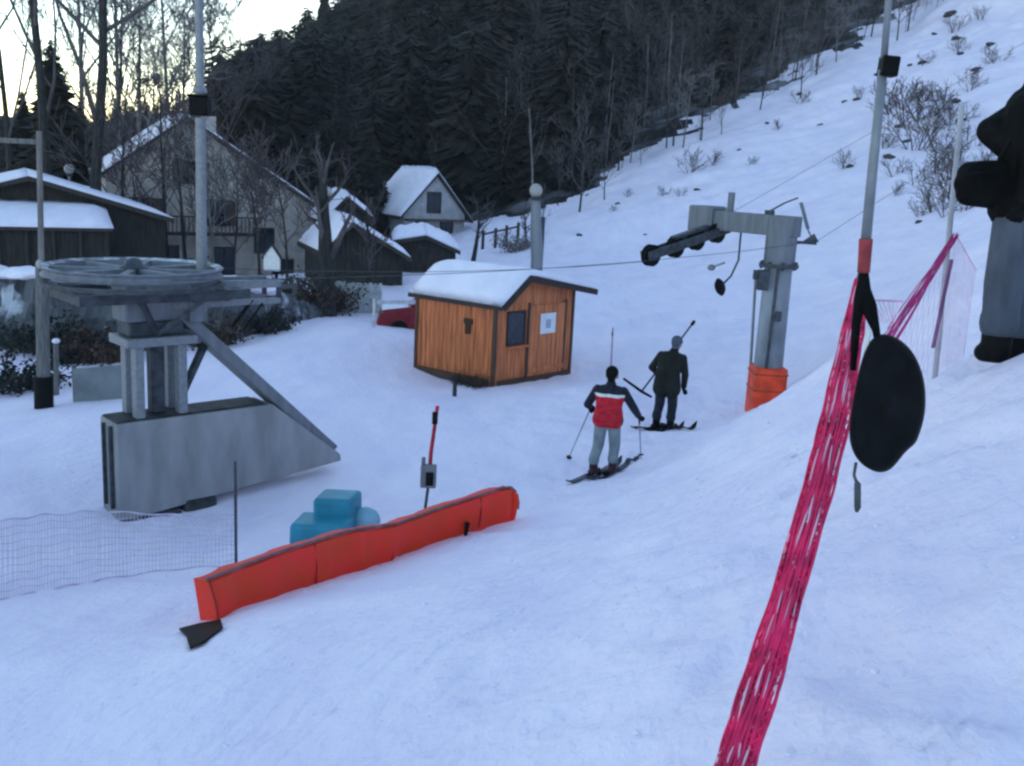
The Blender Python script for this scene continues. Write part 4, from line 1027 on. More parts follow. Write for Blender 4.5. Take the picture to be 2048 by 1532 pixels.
def left_pole():
    g = G(88, 815); t = thing('wooden_pole', g, 'slim weathered pole with a dark sleeve at its foot and a cross bar on top', 'pole')
    top = W(78, 262, g.y); zs = zat(88, 752, g.y); zm = zat(86, 530, g.y)
    pt = lambda z: g.lerp(top, (z - g.z) / (top.z - g.z))
    b = MB(); b.tube([pt(g.z - .3), pt(zm)], [.15, .12], 10); b.build('lower_shaft', GREYW, t, smooth=.7)
    b = MB(); b.tube([pt(zm), top], [.06, .055], 10); b.build('upper_shaft', M('pale weathered pole', (.19, .17, .155), .85, .25, 6, .2, stretch=(1, 1, .3)), t, smooth=.7)
    b = MB(); b.tube([pt(g.z - .2), pt(zs)], [.19, .19], 12); b.build('sleeve', BLACK, t, smooth=.7)
    b = MB(); c = W(76, 284, g.y); b.beam(c, c + Vector((-1.7, .2, 0)), .09, .10); b.build('cross_bar', GREYW, t)
    b = MB(); b.ell(W(79, 528, g.y - .12), .07, .07, .09); b.build('insulator', GLOBE, t, smooth=True)
    # second thin stake and the grey panel beside it
    g2 = G(112, 790); t2 = thing('wooden_stake', g2, 'short pale stake right beside the slim weathered pole', 'stake')
    b = MB(); b.tube([g2 - UP * .3, W(112, 685, g2.y)], .06, 8); b.build('post', GREYW, t2)
    b = MB(); b.ell(W(112, 682, g2.y), .085, .085, .06); b.build('snow_cap', SNOWR, t2, smooth=True)
    g3 = G(205, 803); t3 = thing('grey_panel', g3, 'flat grey board standing in the snow left of the concrete base', 'panel')
    a = W(147, 802, g3.y); c = W(272, 790, g3.y + .3); z1 = zat(150, 738, g3.y); z2 = zat(270, 728, g3.y + .3)
    b = MB(); dn = (c - a).normalized().cross(UP) * .05
    b.hexa([Vector((a.x, a.y, a.z - .3)), Vector((c.x, c.y, c.z - .3)), Vector((c.x, c.y, c.z - .3)) - dn, Vector((a.x, a.y, a.z - .3)) - dn, Vector((a.x, a.y, z1)), Vector((c.x, c.y, z2)), Vector((c.x, c.y, z2)) - dn, Vector((a.x, a.y, z1)) - dn])
    b.build('board', M('greenish grey board', (.20, .215, .22), .8, .2, 2, .1), t3, bevel=.01)
    for q, z in ((a, z1), (c, z2)):
        b = MB(); b.tube([Vector((q.x, q.y + .09, q.z - .3)), Vector((q.x, q.y + .09, z + .08))], .05, 8); b.build('post', GREYW, t3)
left_pole()

def lamp(px, pyb, pyt, lab, Y, lampr, postr, double=False):
    g = onground(px, Y); t = thing('street_lamp', g, lab, 'lamp'); h = W(px, pyt, Y)
    b = MB(); b.tube([g - UP * .3, g + UP * 1.0, Vector((h.x, h.y, h.z - lampr * 1.3))], [postr * 1.3, postr * 1.25, postr], 10); b.build('post', STEEL, t, smooth=.7)
    b = MB(); b.lathe(Vector((h.x, h.y, h.z - lampr * 1.5)), [(postr * 1.6, 0), (lampr * .7, lampr * .3), (lampr * .72, lampr * .5)], UP, 14); b.build('collar', STEELD, t)
    b = MB(); b.ell(h, lampr, lampr, lampr * 1.05); b.build('lamp_globe', GLOBE, t, smooth=True)
    if double:
        b = MB(); b.tube([Vector((h.x + .35, h.y + .3, g.z - .3)), Vector((h.x + .35, h.y + .3, h.z - 1.2))], postr * .7, 8); b.build('stay_post', STEELD, t)
lamp(1072, 525, 381, 'thick grey lamp post with a round pale globe right behind the hut', 47, .30, .23, True)
lamp(655, 560, 383, 'slim lamp with small pale globe beside the thick dark trunk', 38, .17, .06)
lamp(138, 500, 338, 'small pale globe lamp above the barn roof', 47, .22, .06)

def white_sign():
    Yw = 31; g = onground(553, Yw); t = thing('bird_table', g, 'white house shaped board on a dark post left of the thick tree trunk', 'sign')
    x = W(545, 530, Yw); k = Yw / F
    b = MB(); b.tube([g - UP * .2, Vector((x.x + .12, Yw, zat(553, 540, Yw)))], .05, 8); b.build('post', BLACK, t)
    b = MB(); z0, z1, z2 = zat(545, 541, Yw), zat(545, 512, Yw), zat(545, 492, Yw); w = 16 * k
    b.prism([Vector((x.x - w, Yw - .12, z0)), Vector((x.x + w, Yw - .12, z0)), Vector((x.x + w, Yw - .12, z1)), Vector((x.x, Yw - .12, z2)), Vector((x.x - w, Yw - .12, z1))], (0, .12, 0)); b.build('board', WHITEC, t, bevel=.01)
    b = MB()
    for s in (-1, 1): b.beam(Vector((x.x + s * w * 1.25, Yw - .06, z1 - .08)), Vector((x.x, Yw - .06, z2 + .06)), .2, .04)
    b.build('roof', DKWOOD, t)
white_sign()

# rail fence along the stream, behind the wheel station
def rail_fence():
    pts = [onground(x, 31.5 + i * .5) for i, x in enumerate((395, 440, 490, 540, 590))]
    t = thing('rail_fence', pts[2], 'weathered grey rail fence behind the tension rails of the cable wheel', 'fence')
    for p in pts:
        b = MB(); b.beam(p - UP * .3, p + UP * 1.1, .12, .12, up=AX); b.build('post', GREYW, t)
    for z in (.35, .68, 1.0):
        b = MB()
        for a, c in zip(pts, pts[1:]): b.beam(a + UP * z + Vector((0, -.09, 0)), c + UP * z + Vector((0, -.09, 0)), .05, .14)
        b.build('rail', GREYW, t)
    # pale picket fence farther right
    pts = [onground(x, 35) for x in (655, 690, 725, 760)]
    t = thing('picket_fence', pts[1], 'snowy pale picket fence between the two dark trunks', 'fence')
    for k in range(22):
        p = pts[0].lerp(pts[3], k / 21); p.z = gz(p.x, p.y)
        b = MB(); b.beam(p - UP * .2, p + UP * random.uniform(1.0, 1.12), .11, .03, up=Vector((0, 1, 0))); b.build('picket', M('pale picket', (.45, .47, .48), .85, .2, 6, .1) if k == 0 else D.materials['pale picket'], t)
    b = MB(); b.beam(pts[0] + UP * .85 + Vector((0, .05, 0)), pts[3] + UP * .85 + Vector((0, .05, 0)), .05, .1); b.build('rail', D.materials['pale picket'], t)
    # posts of a fence in the snow field right of the chalet
    pts = [onground(x, 66) for x in (965, 990, 1012, 1035)]
    t = thing('rail_fence', pts[1], 'dark low fence in the snow field right of the pale chalet', 'fence')
    for p in pts:
        b = MB(); b.beam(p - UP * .2, p + UP * 1.3, .14, .14, up=AX); b.build('post', DKWOOD, t)
    b = MB(); b.beam(pts[0] + UP * 1.05, pts[3] + UP * 1.05, .06, .12); b.build('rail', DKWOOD, t)
rail_fence()

# ------------------------------------------------------------------ orange padded barrier and the things behind it
SEAM = M('dark red seam', (.30, .02, .02), .7, .2, 9, 0)
def pad_barrier():
    ptsT = [(413, 1162, 8.0), (470, 1140, 8.3), (560, 1106, 8.8), (640, 1081, 9.3), (705, 1062, 9.7), (760, 1055, 10.0), (800, 1048, 10.2), (860, 1025, 10.6), (930, 1002, 11.0), (1000, 979, 11.4), (1022, 976, 11.5), (1032, 986, 11.55)]
    ptsB = [(432, 1252, 8.0), (480, 1222, 8.3), (560, 1196, 8.8), (640, 1172, 9.3), (705, 1150, 9.7), (760, 1138, 10.0), (790, 1108, 10.2), (850, 1084, 10.6), (925, 1056, 11.0), (995, 1046, 11.4), (1020, 1034, 11.5), (1032, 1016, 11.55)]
    t = thing('padded_barrier', W(700, 1140, 9.7), 'long low orange padded safety barrier half sunk in snow', 'barrier')
    tops = [W(*a) for a in ptsT]; bots = [W(*a) for a in ptsB]
    # resample
    def rs(P, n=60):
        xs = np.linspace(0, len(P) - 1, n); return [P[min(int(x), len(P) - 2)].lerp(P[min(int(x), len(P) - 2) + 1], x - min(int(x), len(P) - 2)) for x in xs]
    Tp, Bt = rs(tops), rs(bots); b = MB(); n = len(Tp); vs = []; fs = []; K = 7; rg = random.Random(3)
    prof = [(0, 0, 1.0), (.35, .045, 1), (.75, .05, 1), (.96, .03, 1), (1.0, -.03, 1), (.97, -.15, 1), (.0, -.16, 1)]
    for i in range(n):
        d = (Tp[min(i + 1, n - 1)] - Tp[max(i - 1, 0)]); d.z = 0; d.normalize(); nn = d.cross(UP)   # toward camera
        wob = .018 * math.sin(i * .9) + rg.uniform(-.010, .010)
        hgt = Tp[i] - Bt[i]
        for f, o, _ in prof:
            low = -.12 if f == 0 else 0
            vs.append(Bt[i] + hgt * f + nn * (o + wob * (1 if f > 0 else .5)) + UP * low)
    for i in range(n - 1):
        for j in range(K):
            a = i * K + j; c = i * K + (j + 1) % K; fs.append((a, c, c + K, a + K))
    fs.append(tuple(range(K))); fs.append(tuple((n - 1) * K + j for j in range(K)))
    b.add(vs, fs); b.build('vinyl_cover', ORANGE, t, smooth=.9)
    # grey piping and seams
    b = MB(); b.tube([p + UP * .012 for p in Tp], .016, 6); b.build('top_piping', M('dusty grey red piping', (.20, .10, .11), .7, .3, 9, .1), t)
    for i in (0, 15, 30, 45, 59):
        d = (Tp[min(i + 1, n - 1)] - Tp[max(i - 1, 0)]); d.z = 0; nn = d.normalized().cross(UP)
        b = MB(); b.tube([Bt[i] + nn * .05, Bt[i].lerp(Tp[i], .5) + nn * .060, Tp[i] + nn * .035], .008, 5); b.build('seam', SEAM, t)
    # black tail of tarpaulin at the left end
    b = MB(); P1 = [G(x, y) + UP * .035 for x, y in ((442, 1246), (400, 1254), (358, 1264), (372, 1282), (380, 1306), (410, 1290), (446, 1262))]
    b.prism(P1, (0, 0, -.02)); b.build('ground_flap', BLACK, t, bevel=.008)
    # stakes below the right end
    for px, py0, py1, Yk in ((935, 1045, 1072, 11.0), (765, 1130, 1142, 10)):
        b = MB(); b.tube([W(px, py0, Yk - .06), W(px - 4, py1, Yk - .08)], [.03, .02], 6); b.build('peg', BLACK, t)
pad_barrier()

def turquoise():
    g = G(650, 1092)
    Yt = 11.2; t = thing('plastic_box', W(650, 1080, Yt), 'stepped turquoise plastic box behind the orange barrier', 'box')
    k = Yt / F
    def blk(pxl, pxr, pyt, pyb, dep, dy, name, mt):
        a = W(pxl, pyb, Yt + dy); c = W(pxr, pyb, Yt + dy); zt = zat((pxl + pxr) / 2, pyt, Yt + dy)
        b = MB(); zb = min(a.z, c.z) - .4
        b.hexa([Vector((a.x, a.y, zb)), Vector((c.x, c.y, zb)), Vector((c.x + .06, c.y + dep, zb)), Vector((a.x + .06, a.y + dep, zb)), Vector((a.x + .01, a.y, zt)), Vector((c.x - .01, c.y, zt)), Vector((c.x + .05, c.y + dep, zt)), Vector((a.x + .07, a.y + dep, zt))])
        return b.build(name, mt, t, bevel=.05)
    blk(622, 704, 1000, 1075, .45, .0, 'tall_block', TURQ)
    blk(575, 690, 1052, 1100, .5, -.35, 'low_block', TURQ)
    b = MB(); b.ell(W(730, 1040, Yt + .3), .19, .16, .16); ob = b.build('plastic_drum', TURQL, None, loc=W(730, 1040, Yt + .3), smooth=True); tag(ob, 'rounded pale turquoise drum right beside the turquoise box', 'drum')
turquoise()

def slim_post():
    g = W(471, 1135, 10.3); g.z = gz(g.x, g.y); t = thing('net_fence', g, 'pale faded net fence on a thin dark post at the lower left', 'net fence')
    x = W(471, 1000, 10.3); b = MB(); b.tube([Vector((x.x, x.y, g.z - .3)), Vector((x.x, x.y, zat(471, 922, 10.3)))], .017, 8); b.build('post', STEELD, t)
    # the net: strands
    A = [(470, 1030, 10.3), (330, 1030, 10.3), (200, 1022, 10.2), (90, 1030, 9.9), (0, 1042, 9.6), (-120, 1052, 9.2)]
    Bm = [(470, 1130, 10.3), (330, 1140, 10.25), (200, 1160, 10.0), (90, 1182, 9.5), (0, 1200, 9.1), (-120, 1222, 8.7)]
    tp = [W(*a) for a in A]; bt = [W(*a) for a in Bm]
    def at(P, f):
        s = f * (len(P) - 1); i = min(int(s), len(P) - 2); return P[i].lerp(P[i + 1], s - i)
    b = MB(); n = 88; rg = random.Random(2)
    for i in range(n + 1):
        f = i / n; a, c = at(tp, f), at(bt, f); c = Vector((c.x, c.y, max(c.z, gz(c.x, c.y) + .01)))
        q = a.lerp(c, .5) + Vector((0, rg.uniform(-.02, .02), 0)); b.tube([a, q, c], .0036, 3, False)
    for k in range(11):
        f0 = k / 10; b.tube([at(tp, i / 40).lerp(at(bt, i / 40), f0) + Vector((0, .01 * math.sin(i * .8 + k), .012 * math.sin(i * 1.1 + k))) for i in range(41)], .0035 if 0 < k < 10 else .009, 4, False)
    b.build('net', LILAC, t)
slim_post()

def red_marker():
    g = W(852, 1020, 12.4); g.z = gz(g.x, g.y); Ym = 12.4
    t = thing('switch_post', g, 'thin red topped post carrying a small grey switch box behind the barrier', 'post')
    pb = W(851, 1012, Ym); pm = W(862, 905, Ym); pt = W(875, 812, Ym)
    b = MB(); b.tube([Vector((pb.x, pb.y, g.z - .3)), pb, W(858, 960, Ym)], .020, 8); b.build('lower_post', STEELD, t)
    b = MB(); b.tube([W(858, 960, Ym), pm, pt], [.028, .026, .024], 8); b.build('red_rod', REDPOLE, t)
    b = MB(); b.box(W(870, 836, Ym - .02), .07, .06, .16); b.build('dark_sleeve', BLACK, t, bevel=.01)
    q = W(857, 952, Ym - .05); b = MB(); b.box(q, .20, .12, .30); b.box(q + UP * .19 + Vector((-.07, 0, 0)), .05, .05, .12); b.build('switch_box', STEELM, t, bevel=.015)
    b = MB(); b.box(q + Vector((.02, -.068, -.02)), .10, .02, .18); b.build('cover', BLACK, t, bevel=.006)
    # small thin pole right of the hut
    g = G(1222, 735); t = thing('marker_pole', g, 'thin faded red pole in the snow right of the hut', 'pole')
    b = MB(); b.tube([g - UP * .2, W(1226, 655, g.y)], .022, 6); b.build('shaft', M('faded rose pole', (.42, .27, .31), .7, .2, 5, 0), t)
    b = MB(); b.tube([W(1225, 672, g.y), W(1225, 664, g.y)], .03, 6); b.build('ring', STEELM, t)
red_marker()

# ------------------------------------------------------------------ pink safety net and near tow hanger at the right
def pink_net():
    path = [(1448, 1600, 2.15), (1478, 1500, 2.32), (1535, 1330, 2.65), (1590, 1140, 3.1), (1640, 960, 3.6), (1676, 815, 4.1), (1705, 670, 4.7), (1722, 560, 5.2)]
    wid = [80, 78, 72, 64, 60, 52, 44, 24]
    P = [W(*a) for a in path]; Wd = [w / F * a[2] for w, a in zip(wid, path)]
    def at(L, f):
        s = f * (len(L) - 1); i = min(int(s), len(L) - 2); u = s - i
        return L[i].lerp(L[i + 1], u) if hasattr(L[0], 'lerp') else L[i] * (1 - u) + L[i + 1] * u
    post_top = P[-1]
    t = thing('safety_net', P[3], 'bunched magenta safety net stretched from the foreground to the black tow seat', 'safety net')
    rg = random.Random(11)
    def net_frame(f):
        c = at(P, f); d = (at(P, min(1, f + .01)) - at(P, max(0, f - .01))).normalized(); s = d.cross(UP).normalized()
        return c, at(Wd, f) / 2 * (1 + .03 * math.sin(f * 29)), s, s.cross(d)
    b = MB()
    # diagonal strands of a fine folded net, bunched to a narrow band
    n = 300
    tri = lambda q: 4 * abs((q % 1) - .5) - 1
    for lay, (amp, cen, z0, fr) in enumerate(((.95, 0, .30, 8), (.8, -.1, .05, 9))):
        for k in range(7):
            for sg in (1, -1):
                ph = k / 7 + lay * .13; pts = []
                for i in range(n + 1):
                    f = i / n; c, w, s, u = net_frame(f)
                    o = max(-1, min(1, cen + amp * tri(f * fr * sg + ph) + .06 * math.sin(f * 41 + lay)))
                    pts.append(c + s * w * o + u * w * (z0 + .08 * math.sin(f * 60 + k)))
                b.tube(pts, .0024, 3, False)
    for e in (-.97, -.90, -.82, -.7, -.6, -.5, -.4, -.28, -.12, 0, .1, .2, .33, .45, .55, .66, .76, .85, .93, .98):
        pts = []
        for i in range(n + 1):
            c, w, s, u = net_frame(i / n); pts.append(c + s * w * (e + .09 * math.sin(i * .045 + e * 25) + .035 * math.sin(i * .19 + e * 40)) + u * w * (.40 * (1 - e * e) + .08 * math.sin(i * .1 + e * 31)))
        b.tube(pts, .0036 + .0022 * abs(math.sin(e * 17)), 5, False)
    b.build('netting', PINK, t)
    b = MB()
    for e in (-.75, -.45, -.2, .05, .4, .7):
        pts = []
        for i in range(n + 1):
            c, w, s, u = net_frame(i / n); pts.append(c + s * w * (e + .16 * math.sin(i * .06 + e * 13)) + u * w * (.40 * (1 - e * e) + .12 * math.sin(i * .17 + e * 21)))
        b.tube(pts, .0030, 4, False)
    b.build('pale_cord', M('pale pink cord', (.80, .50, .60), .8, .1, 5, 0), t)
    # folded layers of mesh inside the bundle, torn open in places
    r = MB(); vs = []; fs = []; K = 14
    for i in range(n + 1):
        c, w, s, u = net_frame(i / n)
        for j in range(K):
            a = 2 * PI * j / K; rr = 1 + rg.uniform(-.25, .15)
            vs.append(c + s * w * .70 * rr * math.cos(a) + u * w * .26 * rr * math.sin(a))
    for i in range(n):
        for j in range(K):
            if rg.random() < .46: continue
            a = i * K + j; e = i * K + (j + 1) % K; fs.append((a, e, e + K, a + K))
    r.add(vs, fs); r.build('folded_mesh', M('crumpled magenta mesh', (.62, .014, .085), .75, .45, 34, .6, col2=(.86, .17, .30)), t)
    # stake that holds its far end
    g = Vector((post_top.x - .24, post_top.y - .1, 0)); g.z = gz(g.x, g.y)
    b = MB(); b.tube([g - UP * .2, post_top + UP * .06], .018, 8); b.build('stake', STEELD, t)
    # second stretch of net to the pole near the standing person
    A_ = W(1768, 690, 5.6); B_ = W(1912, 470, 7.0)
    g2 = Vector((B_.x, B_.y, gz(B_.x, B_.y)))
    t2 = thing('safety_net', g2, 'lighter pink safety net sagging from the slim pole beside the standing person', 'safety net')
    b = MB(); top = W(1924, 210, 7.0); b.tube([g2 - UP * .2, top], .020, 8); b.build('pole', M('pale slim pole', (.42, .42, .45), .7, .2, 6, .1), t2)
    b = MB(); b.tube([W(1903, 520, 6.9), W(1866, 695, 6.6)], .013, 6); b.build('stay', M('mauve stay', (.26, .10, .22), .7, .2, 6, 0), t2)
    b = MB()
    for k in range(20):
        ph = rg.uniform(0, 6.28); pts = []
        for i in range(41):
            f = i / 40; c = A_.lerp(B_, f) - UP * .02 * math.sin(f * PI); w = .060 * (1 - f) + .016
            pts.append(c + UP * w * (k / 9.5 - 1 + .25 * math.sin(f * 5 + ph)) + Vector((.02 * math.cos(f * 4 + ph), 0, 0)))
        b.tube(pts, .0036, 4, False)
    b.build('bunched_net', M('hot pink netting', (.58, .045, .22), .7, .25, 9, 0), t2)
    b = MB(); lo = lambda q: Vector((q.x, q.y, gz(q.x, q.y) + .02))
    E_ = W(1952, 540, 7.6); N = 12
    for i in range(N + 1):
        f = i / N; c = A_.lerp(B_, f) - UP * .02 * math.sin(f * PI); f2 = min(1, f + .25); c2 = lo(A_.lerp(B_, f2)); b.tube([c, c.lerp(c2, .5), c2], .0012, 3, False)
        f2 = max(0, f - .25); c2 = lo(A_.lerp(B_, f2)); b.tube([c, c.lerp(c2, .5), c2], .0012, 3, False)
        c = B_.lerp(E_, f); b.tube([c, lo(B_.lerp(E_, min(1, f + .2)))], .0012, 3, False); b.tube([c, lo(B_.lerp(E_, max(0, f - .2)))], .0012, 3, False)
    b.tube([B_, E_], .005, 4, False)
    b.build('loose_net', PINKL, t2)
    a = W(1735, 600, 5.4); c = W(1806, 603, 5.6); d_ = W(1765, 690, 5.6); b = MB()
    b.tube([a, c], .006, 5, False)
    for i in range(8): b.tube([a.lerp(c, i / 7), a.lerp(c, min(1, (i + 3) / 7)).lerp(d_, .5)], .0025, 3, False)
    b.build('net_corner', PINKL, t2)
pink_net()

def near_hanger():
    Yh = 2.45
    top = W(1790, -160, Yh); bx = W(1774, 133, Yh - .0); low = W(1732, 478, Yh); gr = W(1727, 545, Yh)
    t = thing('tow_hanger', low, 'near grey tow pole with red grip and big black round seat disc', 'tow hanger')
    b = MB(); b.tube([top, W(1768, 118, Yh)], .0085, 8); b.build('upper_rod', STEEL, t, smooth=True)
    b = MB(); b.tube([W(1766, 140, Yh), W(1746, 330, Yh), low], [.0105, .0118, .0125], 10); b.build('pole', STEEL, t, smooth=True)
    b = MB(); b.box(W(1777, 133, Yh), .040, .040, .046, Matrix.Rotation(.05, 3, 'Y')); b.build('spring_box', BLACK, t, bevel=.004)
    b = MB(); b.tube([low, gr], [.0165, .0150], 10); b.build('grip', M('brick red rubber', (.30, .040, .045), .7, .3, 30, .2), t, smooth=.8)
    b = MB()
    b.tube([gr + UP * .01, W(1728, 580, Yh), W(1738, 615, Yh), W(1752, 660, Yh), W(1758, 700, Yh)], [.010, .017, .020, .010, .008], 8)
    b.tube([gr, W(1722, 590, Yh), W(1712, 650, Yh + .02), W(1706, 740, Yh + .03)], [.010, .016, .012, .008], 8); b.build('strap', BLKCLOTH, t, smooth=True)
    # the thick round rubber seat, seen three quarter
    c = W(1776, 802, Yh)
    pts = []
    D_ = [(1738, 668), (1768, 662), (1808, 678), (1842, 712), (1862, 760), (1867, 805), (1862, 848), (1848, 882), (1840, 897), (1816, 908), (1790, 940), (1763, 949), (1732, 938), (1702, 914), (1685, 875), (1688, 828), (1700, 768), (1715, 708)]
    vw = (CAM_P - c).normalized(); rings = []
    for sc, o in ((0.0, .034), (.16, .034), (.20, .020), (.70, .016), (.84, .030), (.95, .024), (1.0, .0), (.95, -.022), (.7, -.034), (0.0, -.038)):
        rings.append([c + (W(x, y, Yh) - c) * sc + vw * o + Vector((.0, 1.0, 0)) * ((x - 1776) * .00045 * sc) for x, y in D_])
    b = MB(); n = len(D_); vs = [q for r in rings for q in r]; fs = []
    for i in range(len(rings) - 1):
        for j in range(n): a = i * n + j; e = i * n + (j + 1) % n; fs.append((a, e, e + n, a + n))
    b.add(vs, fs); do = b.build('seat_disc', BLACK, t, smooth=True)
    mm = do.modifiers.new('sub', 'SUBSURF'); mm.levels = 1; mm.render_levels = 2
    b = MB(); b.tube([W(1737, 660, Yh - .02), W(1728, 740, Yh - .03), W(1722, 775, Yh - .03)], .006, 6); b.build('pale_cord', WHITEC, t)
    b = MB(); b.tube([W(1712, 925, Yh), W(1708, 950, Yh), W(1713, 965, Yh)], .004, 6); b.tube([W(1713, 962, Yh), W(1715, 968, Yh), W(1715, 1015, Yh), W(1713, 1024, Yh)], [.004, .0085, .0085, .004], 10); b.build('tail_toggle', M('dark grey toggle', (.06, .075, .08), .7, .3, 9, .1), t, smooth=True)
near_hanger()

# ------------------------------------------------------------------ people
def glove(parent, wrist, dirv, side_v, mt, name='glove', s=1.0):
    """closed mitt of palm, four curled fingers and thumb round a grip"""
    d = Vector(dirv).normalized(); sv = Vector(side_v); sv = (sv - d * sv.dot(d)).normalized(); nv = d.cross(sv)
    w = Vector(wrist); caps = []
    for k in range(4):
        o = sv * (.030 - .020 * k) * s; L = (.044, .050, .047, .038)[k] * s
        p0 = w + d * .075 * s + o; p1 = p0 + d * L * .55 + nv * .022 * s; p2 = p1 + nv * .030 * s - d * .018 * s; p3 = p2 - d * .030 * s - nv * .004 * s
        caps += [(w + d * .015 * s + o * .8, .017 * s, p0, .0135 * s), (p0, .0125 * s, p1, .0115 * s), (p1, .0115 * s, p2, .0105 * s), (p2, .0105 * s, p3, .0095 * s)]
    q = w + d * .03 * s + sv * .034 * s; q1 = q + d * .030 * s + sv * .014 * s + nv * .018 * s; q2 = q1 + d * .012 * s - sv * .016 * s + nv * .022 * s
    caps += [(w, .026 * s, q, .018 * s), (q, .016 * s, q1, .013 * s), (q1, .013 * s, q2, .011 * s), (w - d * .03 * s, .032 * s, w + d * .02 * s, .030 * s)]
    return blob(name, caps, .006 * s, mt, parent, 2)

def make_person(loc, yaw, J, label, jacket_m, trouser_m, boot_m, hat_m, jfn=None, longj=False, glove_m=None, beanie=True, jr=1.0, limb=1.0, scale=1.0, hem=None, arm=1.0):
    """J: joints in a body frame (x right, y facing, z up), feet at z=0"""
    t = thing('person', loc, label, 'person'); t.rotation_euler = (0, 0, yaw); t.scale = (scale,) * 3
    V3 = Vector; j = {k: V3(v) for k, v in J.items()}
    hd = j['head']; nk = j['neck']
    mid = lambda a, b, f=.5: j[a].lerp(j[b], f)
    sh = (j['shl'] + j['shr']) / 2; hp = (j['hipl'] + j['hipr']) / 2
    ax = (j['shr'] - j['shl']).normalized(); hx = (j['hipr'] - j['hipl']).normalized()
    fw = V3((0, 0, 1)).cross(ax) * 1.0; fw = V3((-ax.y, ax.x, 0))
    look = V3(J.get('look', (0, 1, 0))).normalized(); lx = look.cross(V3((0, 0, 1))).normalized(); lu = lx.cross(look)
    caps = [(sh, .075, nk, .058), (nk, .056, hd - lu * .05, .058)]
    # head with face
    caps += [(hd + lu * .035 - look * .012, .088, hd + lu * .02 + look * .012, .086), (hd - lu * .045 + look * .030, .060, hd - lu * .085 + look * .048, .036)]
    caps += [(hd + lu * .005 + look * .092, .011, hd - lu * .028 + look * .108, .014)]          # nose
    caps += [(hd - lu * .056 + look * .086 + lx * .018, .009, hd - lu * .056 + look * .086 - lx * .018, .009)]   # lips
    for s in (-1, 1):
        caps += [(hd + lu * .012 + lx * .088 * s - look * .01, .018, hd - lu * .028 + lx * .086 * s - look * .006, .013)]   # ears
        caps += [(hd + lu * .030 + look * .088 + lx * .03 * s, .010, hd + lu * .028 + look * .084 + lx * .048 * s, .009)]   # brows
    # torso and limbs
    for s in (-1, 1):
        caps += [(sh + ax * .10 * s - V3((0, 0, .06)), .085, hp + hx * .08 * s + V3((0, 0, .1)), .085)]
    for S in 'lr':
        caps += [(j['sh' + S], .058, j['el' + S], .046), (j['el' + S], .044, j['wr' + S], .030), (j['hip' + S], .082, j['kn' + S], .058), (j['kn' + S], .056, j['an' + S], .042)]
        ft = j['an' + S] + V3(J.get('toe', (0, .14, 0))) - V3((0, 0, .05)); caps += [(j['an' + S], .042, ft, .035)]
    blob('body', caps, .011, SKIN, t, 3)
    # trousers
    caps = []
    for s, S in ((-1, 'l'), (1, 'r')):
        caps += [(j['hip' + S] + V3((0, 0, .02)), .100, j['hip' + S], .104), (j['hip' + S], .104 * limb, j['kn' + S], .088 * limb), (j['kn' + S], .086 * limb, j['an' + S] + V3((0, 0, .16)), .078 * limb), (j['an' + S] + V3((0, 0, .18)), .084 * limb, j['an' + S] + V3((0, 0, .13)), .086 * limb)]
    caps += [(hp + V3((0, 0, .05)), .10, hp, .10)]
    blob('trousers', caps, .013, trouser_m, t, 3)
    # jacket
    hem = hem if hem is not None else (-.06 if not longj else -.16)
    caps = []
    for s in (-1, 1):
        caps += [(sh + ax * .105 * s - V3((0, 0, .05)), .112 * jr, hp + hx * .085 * s + V3((0, 0, .22)), .108 * jr), (hp + hx * .085 * s + V3((0, 0, .22)), .116 * jr, hp + hx * .096 * s + V3((0, 0, hem)), .138 * jr)]
    caps += [(sh - V3((0, 0, .03)), .115 * jr, hp + V3((0, 0, max(0, hem))), .128 * jr), (sh + V3((0, 0, .03)), .098, nk + V3((0, 0, .015)), .078), (sh + ax * .10 + V3((0, 0, .0)), .075, sh - ax * .10 + V3((0, 0, .0)), .075)]
    for S in 'lr':
        caps += [(j['sh' + S] + V3((0, 0, -.01)), .074 * limb * arm, j['el' + S], .064 * limb * arm), (j['el' + S], .066 * limb * arm, j['wr' + S].lerp(j['el' + S], .08), .052 * limb * arm)]
    jm = jacket_m if isinstance(jacket_m, (list, tuple)) else [jacket_m]
    blob('jacket', caps, .013, jm, t, 3, matfn=jfn)
    # boots
    for S in 'lr':
        toe = V3(J.get('toe', (0, .15, 0))); a = j['an' + S]
        blob('boot', [(a + V3((0, 0, .13 * limb)), .072 * limb, a - V3((0, 0, .02)), .066 * limb), (a - toe * .45 - V3((0, 0, .045)), .052 * limb, a + toe * limb - V3((0, 0, .05)), .046 * limb)], .012, boot_m, t, 2)
    # hat or helmet
    if beanie:
        blob('hat', [(hd + lu * .060 - look * .02, .101, hd + lu * .050 + look * .004, .099), (hd + lu * .02 - look * .045, .088, hd - lu * .04 - look * .055, .062)], .010, hat_m, t, 3)
    # eyes
    b = MB()
    for s in (-1, 1): b.ell(hd + lu * .012 + look * .091 + lx * .033 * s, .011, .010, .008)
    e = D.objects.new('eyes', b.mesh('eyes', GLASS, smooth=True)); COL.objects.link(e); e.parent = t
    for S, sd in (('l', -1), ('r', 1)):
        d = j['wr' + S] - j['el' + S]
        d2 = V3(J.get('hand' + S, d)); glove(t, j['wr' + S] + d2.normalized() * .01, d2, V3(J.get('thumb' + S, (0, 0, 1))), glove_m or BLACK, s=1.15)
    return t

def local_to_world(loc, yaw, p):
    return Vector(loc) + Matrix.Rotation(yaw, 3, 'Z') @ Vector(p)

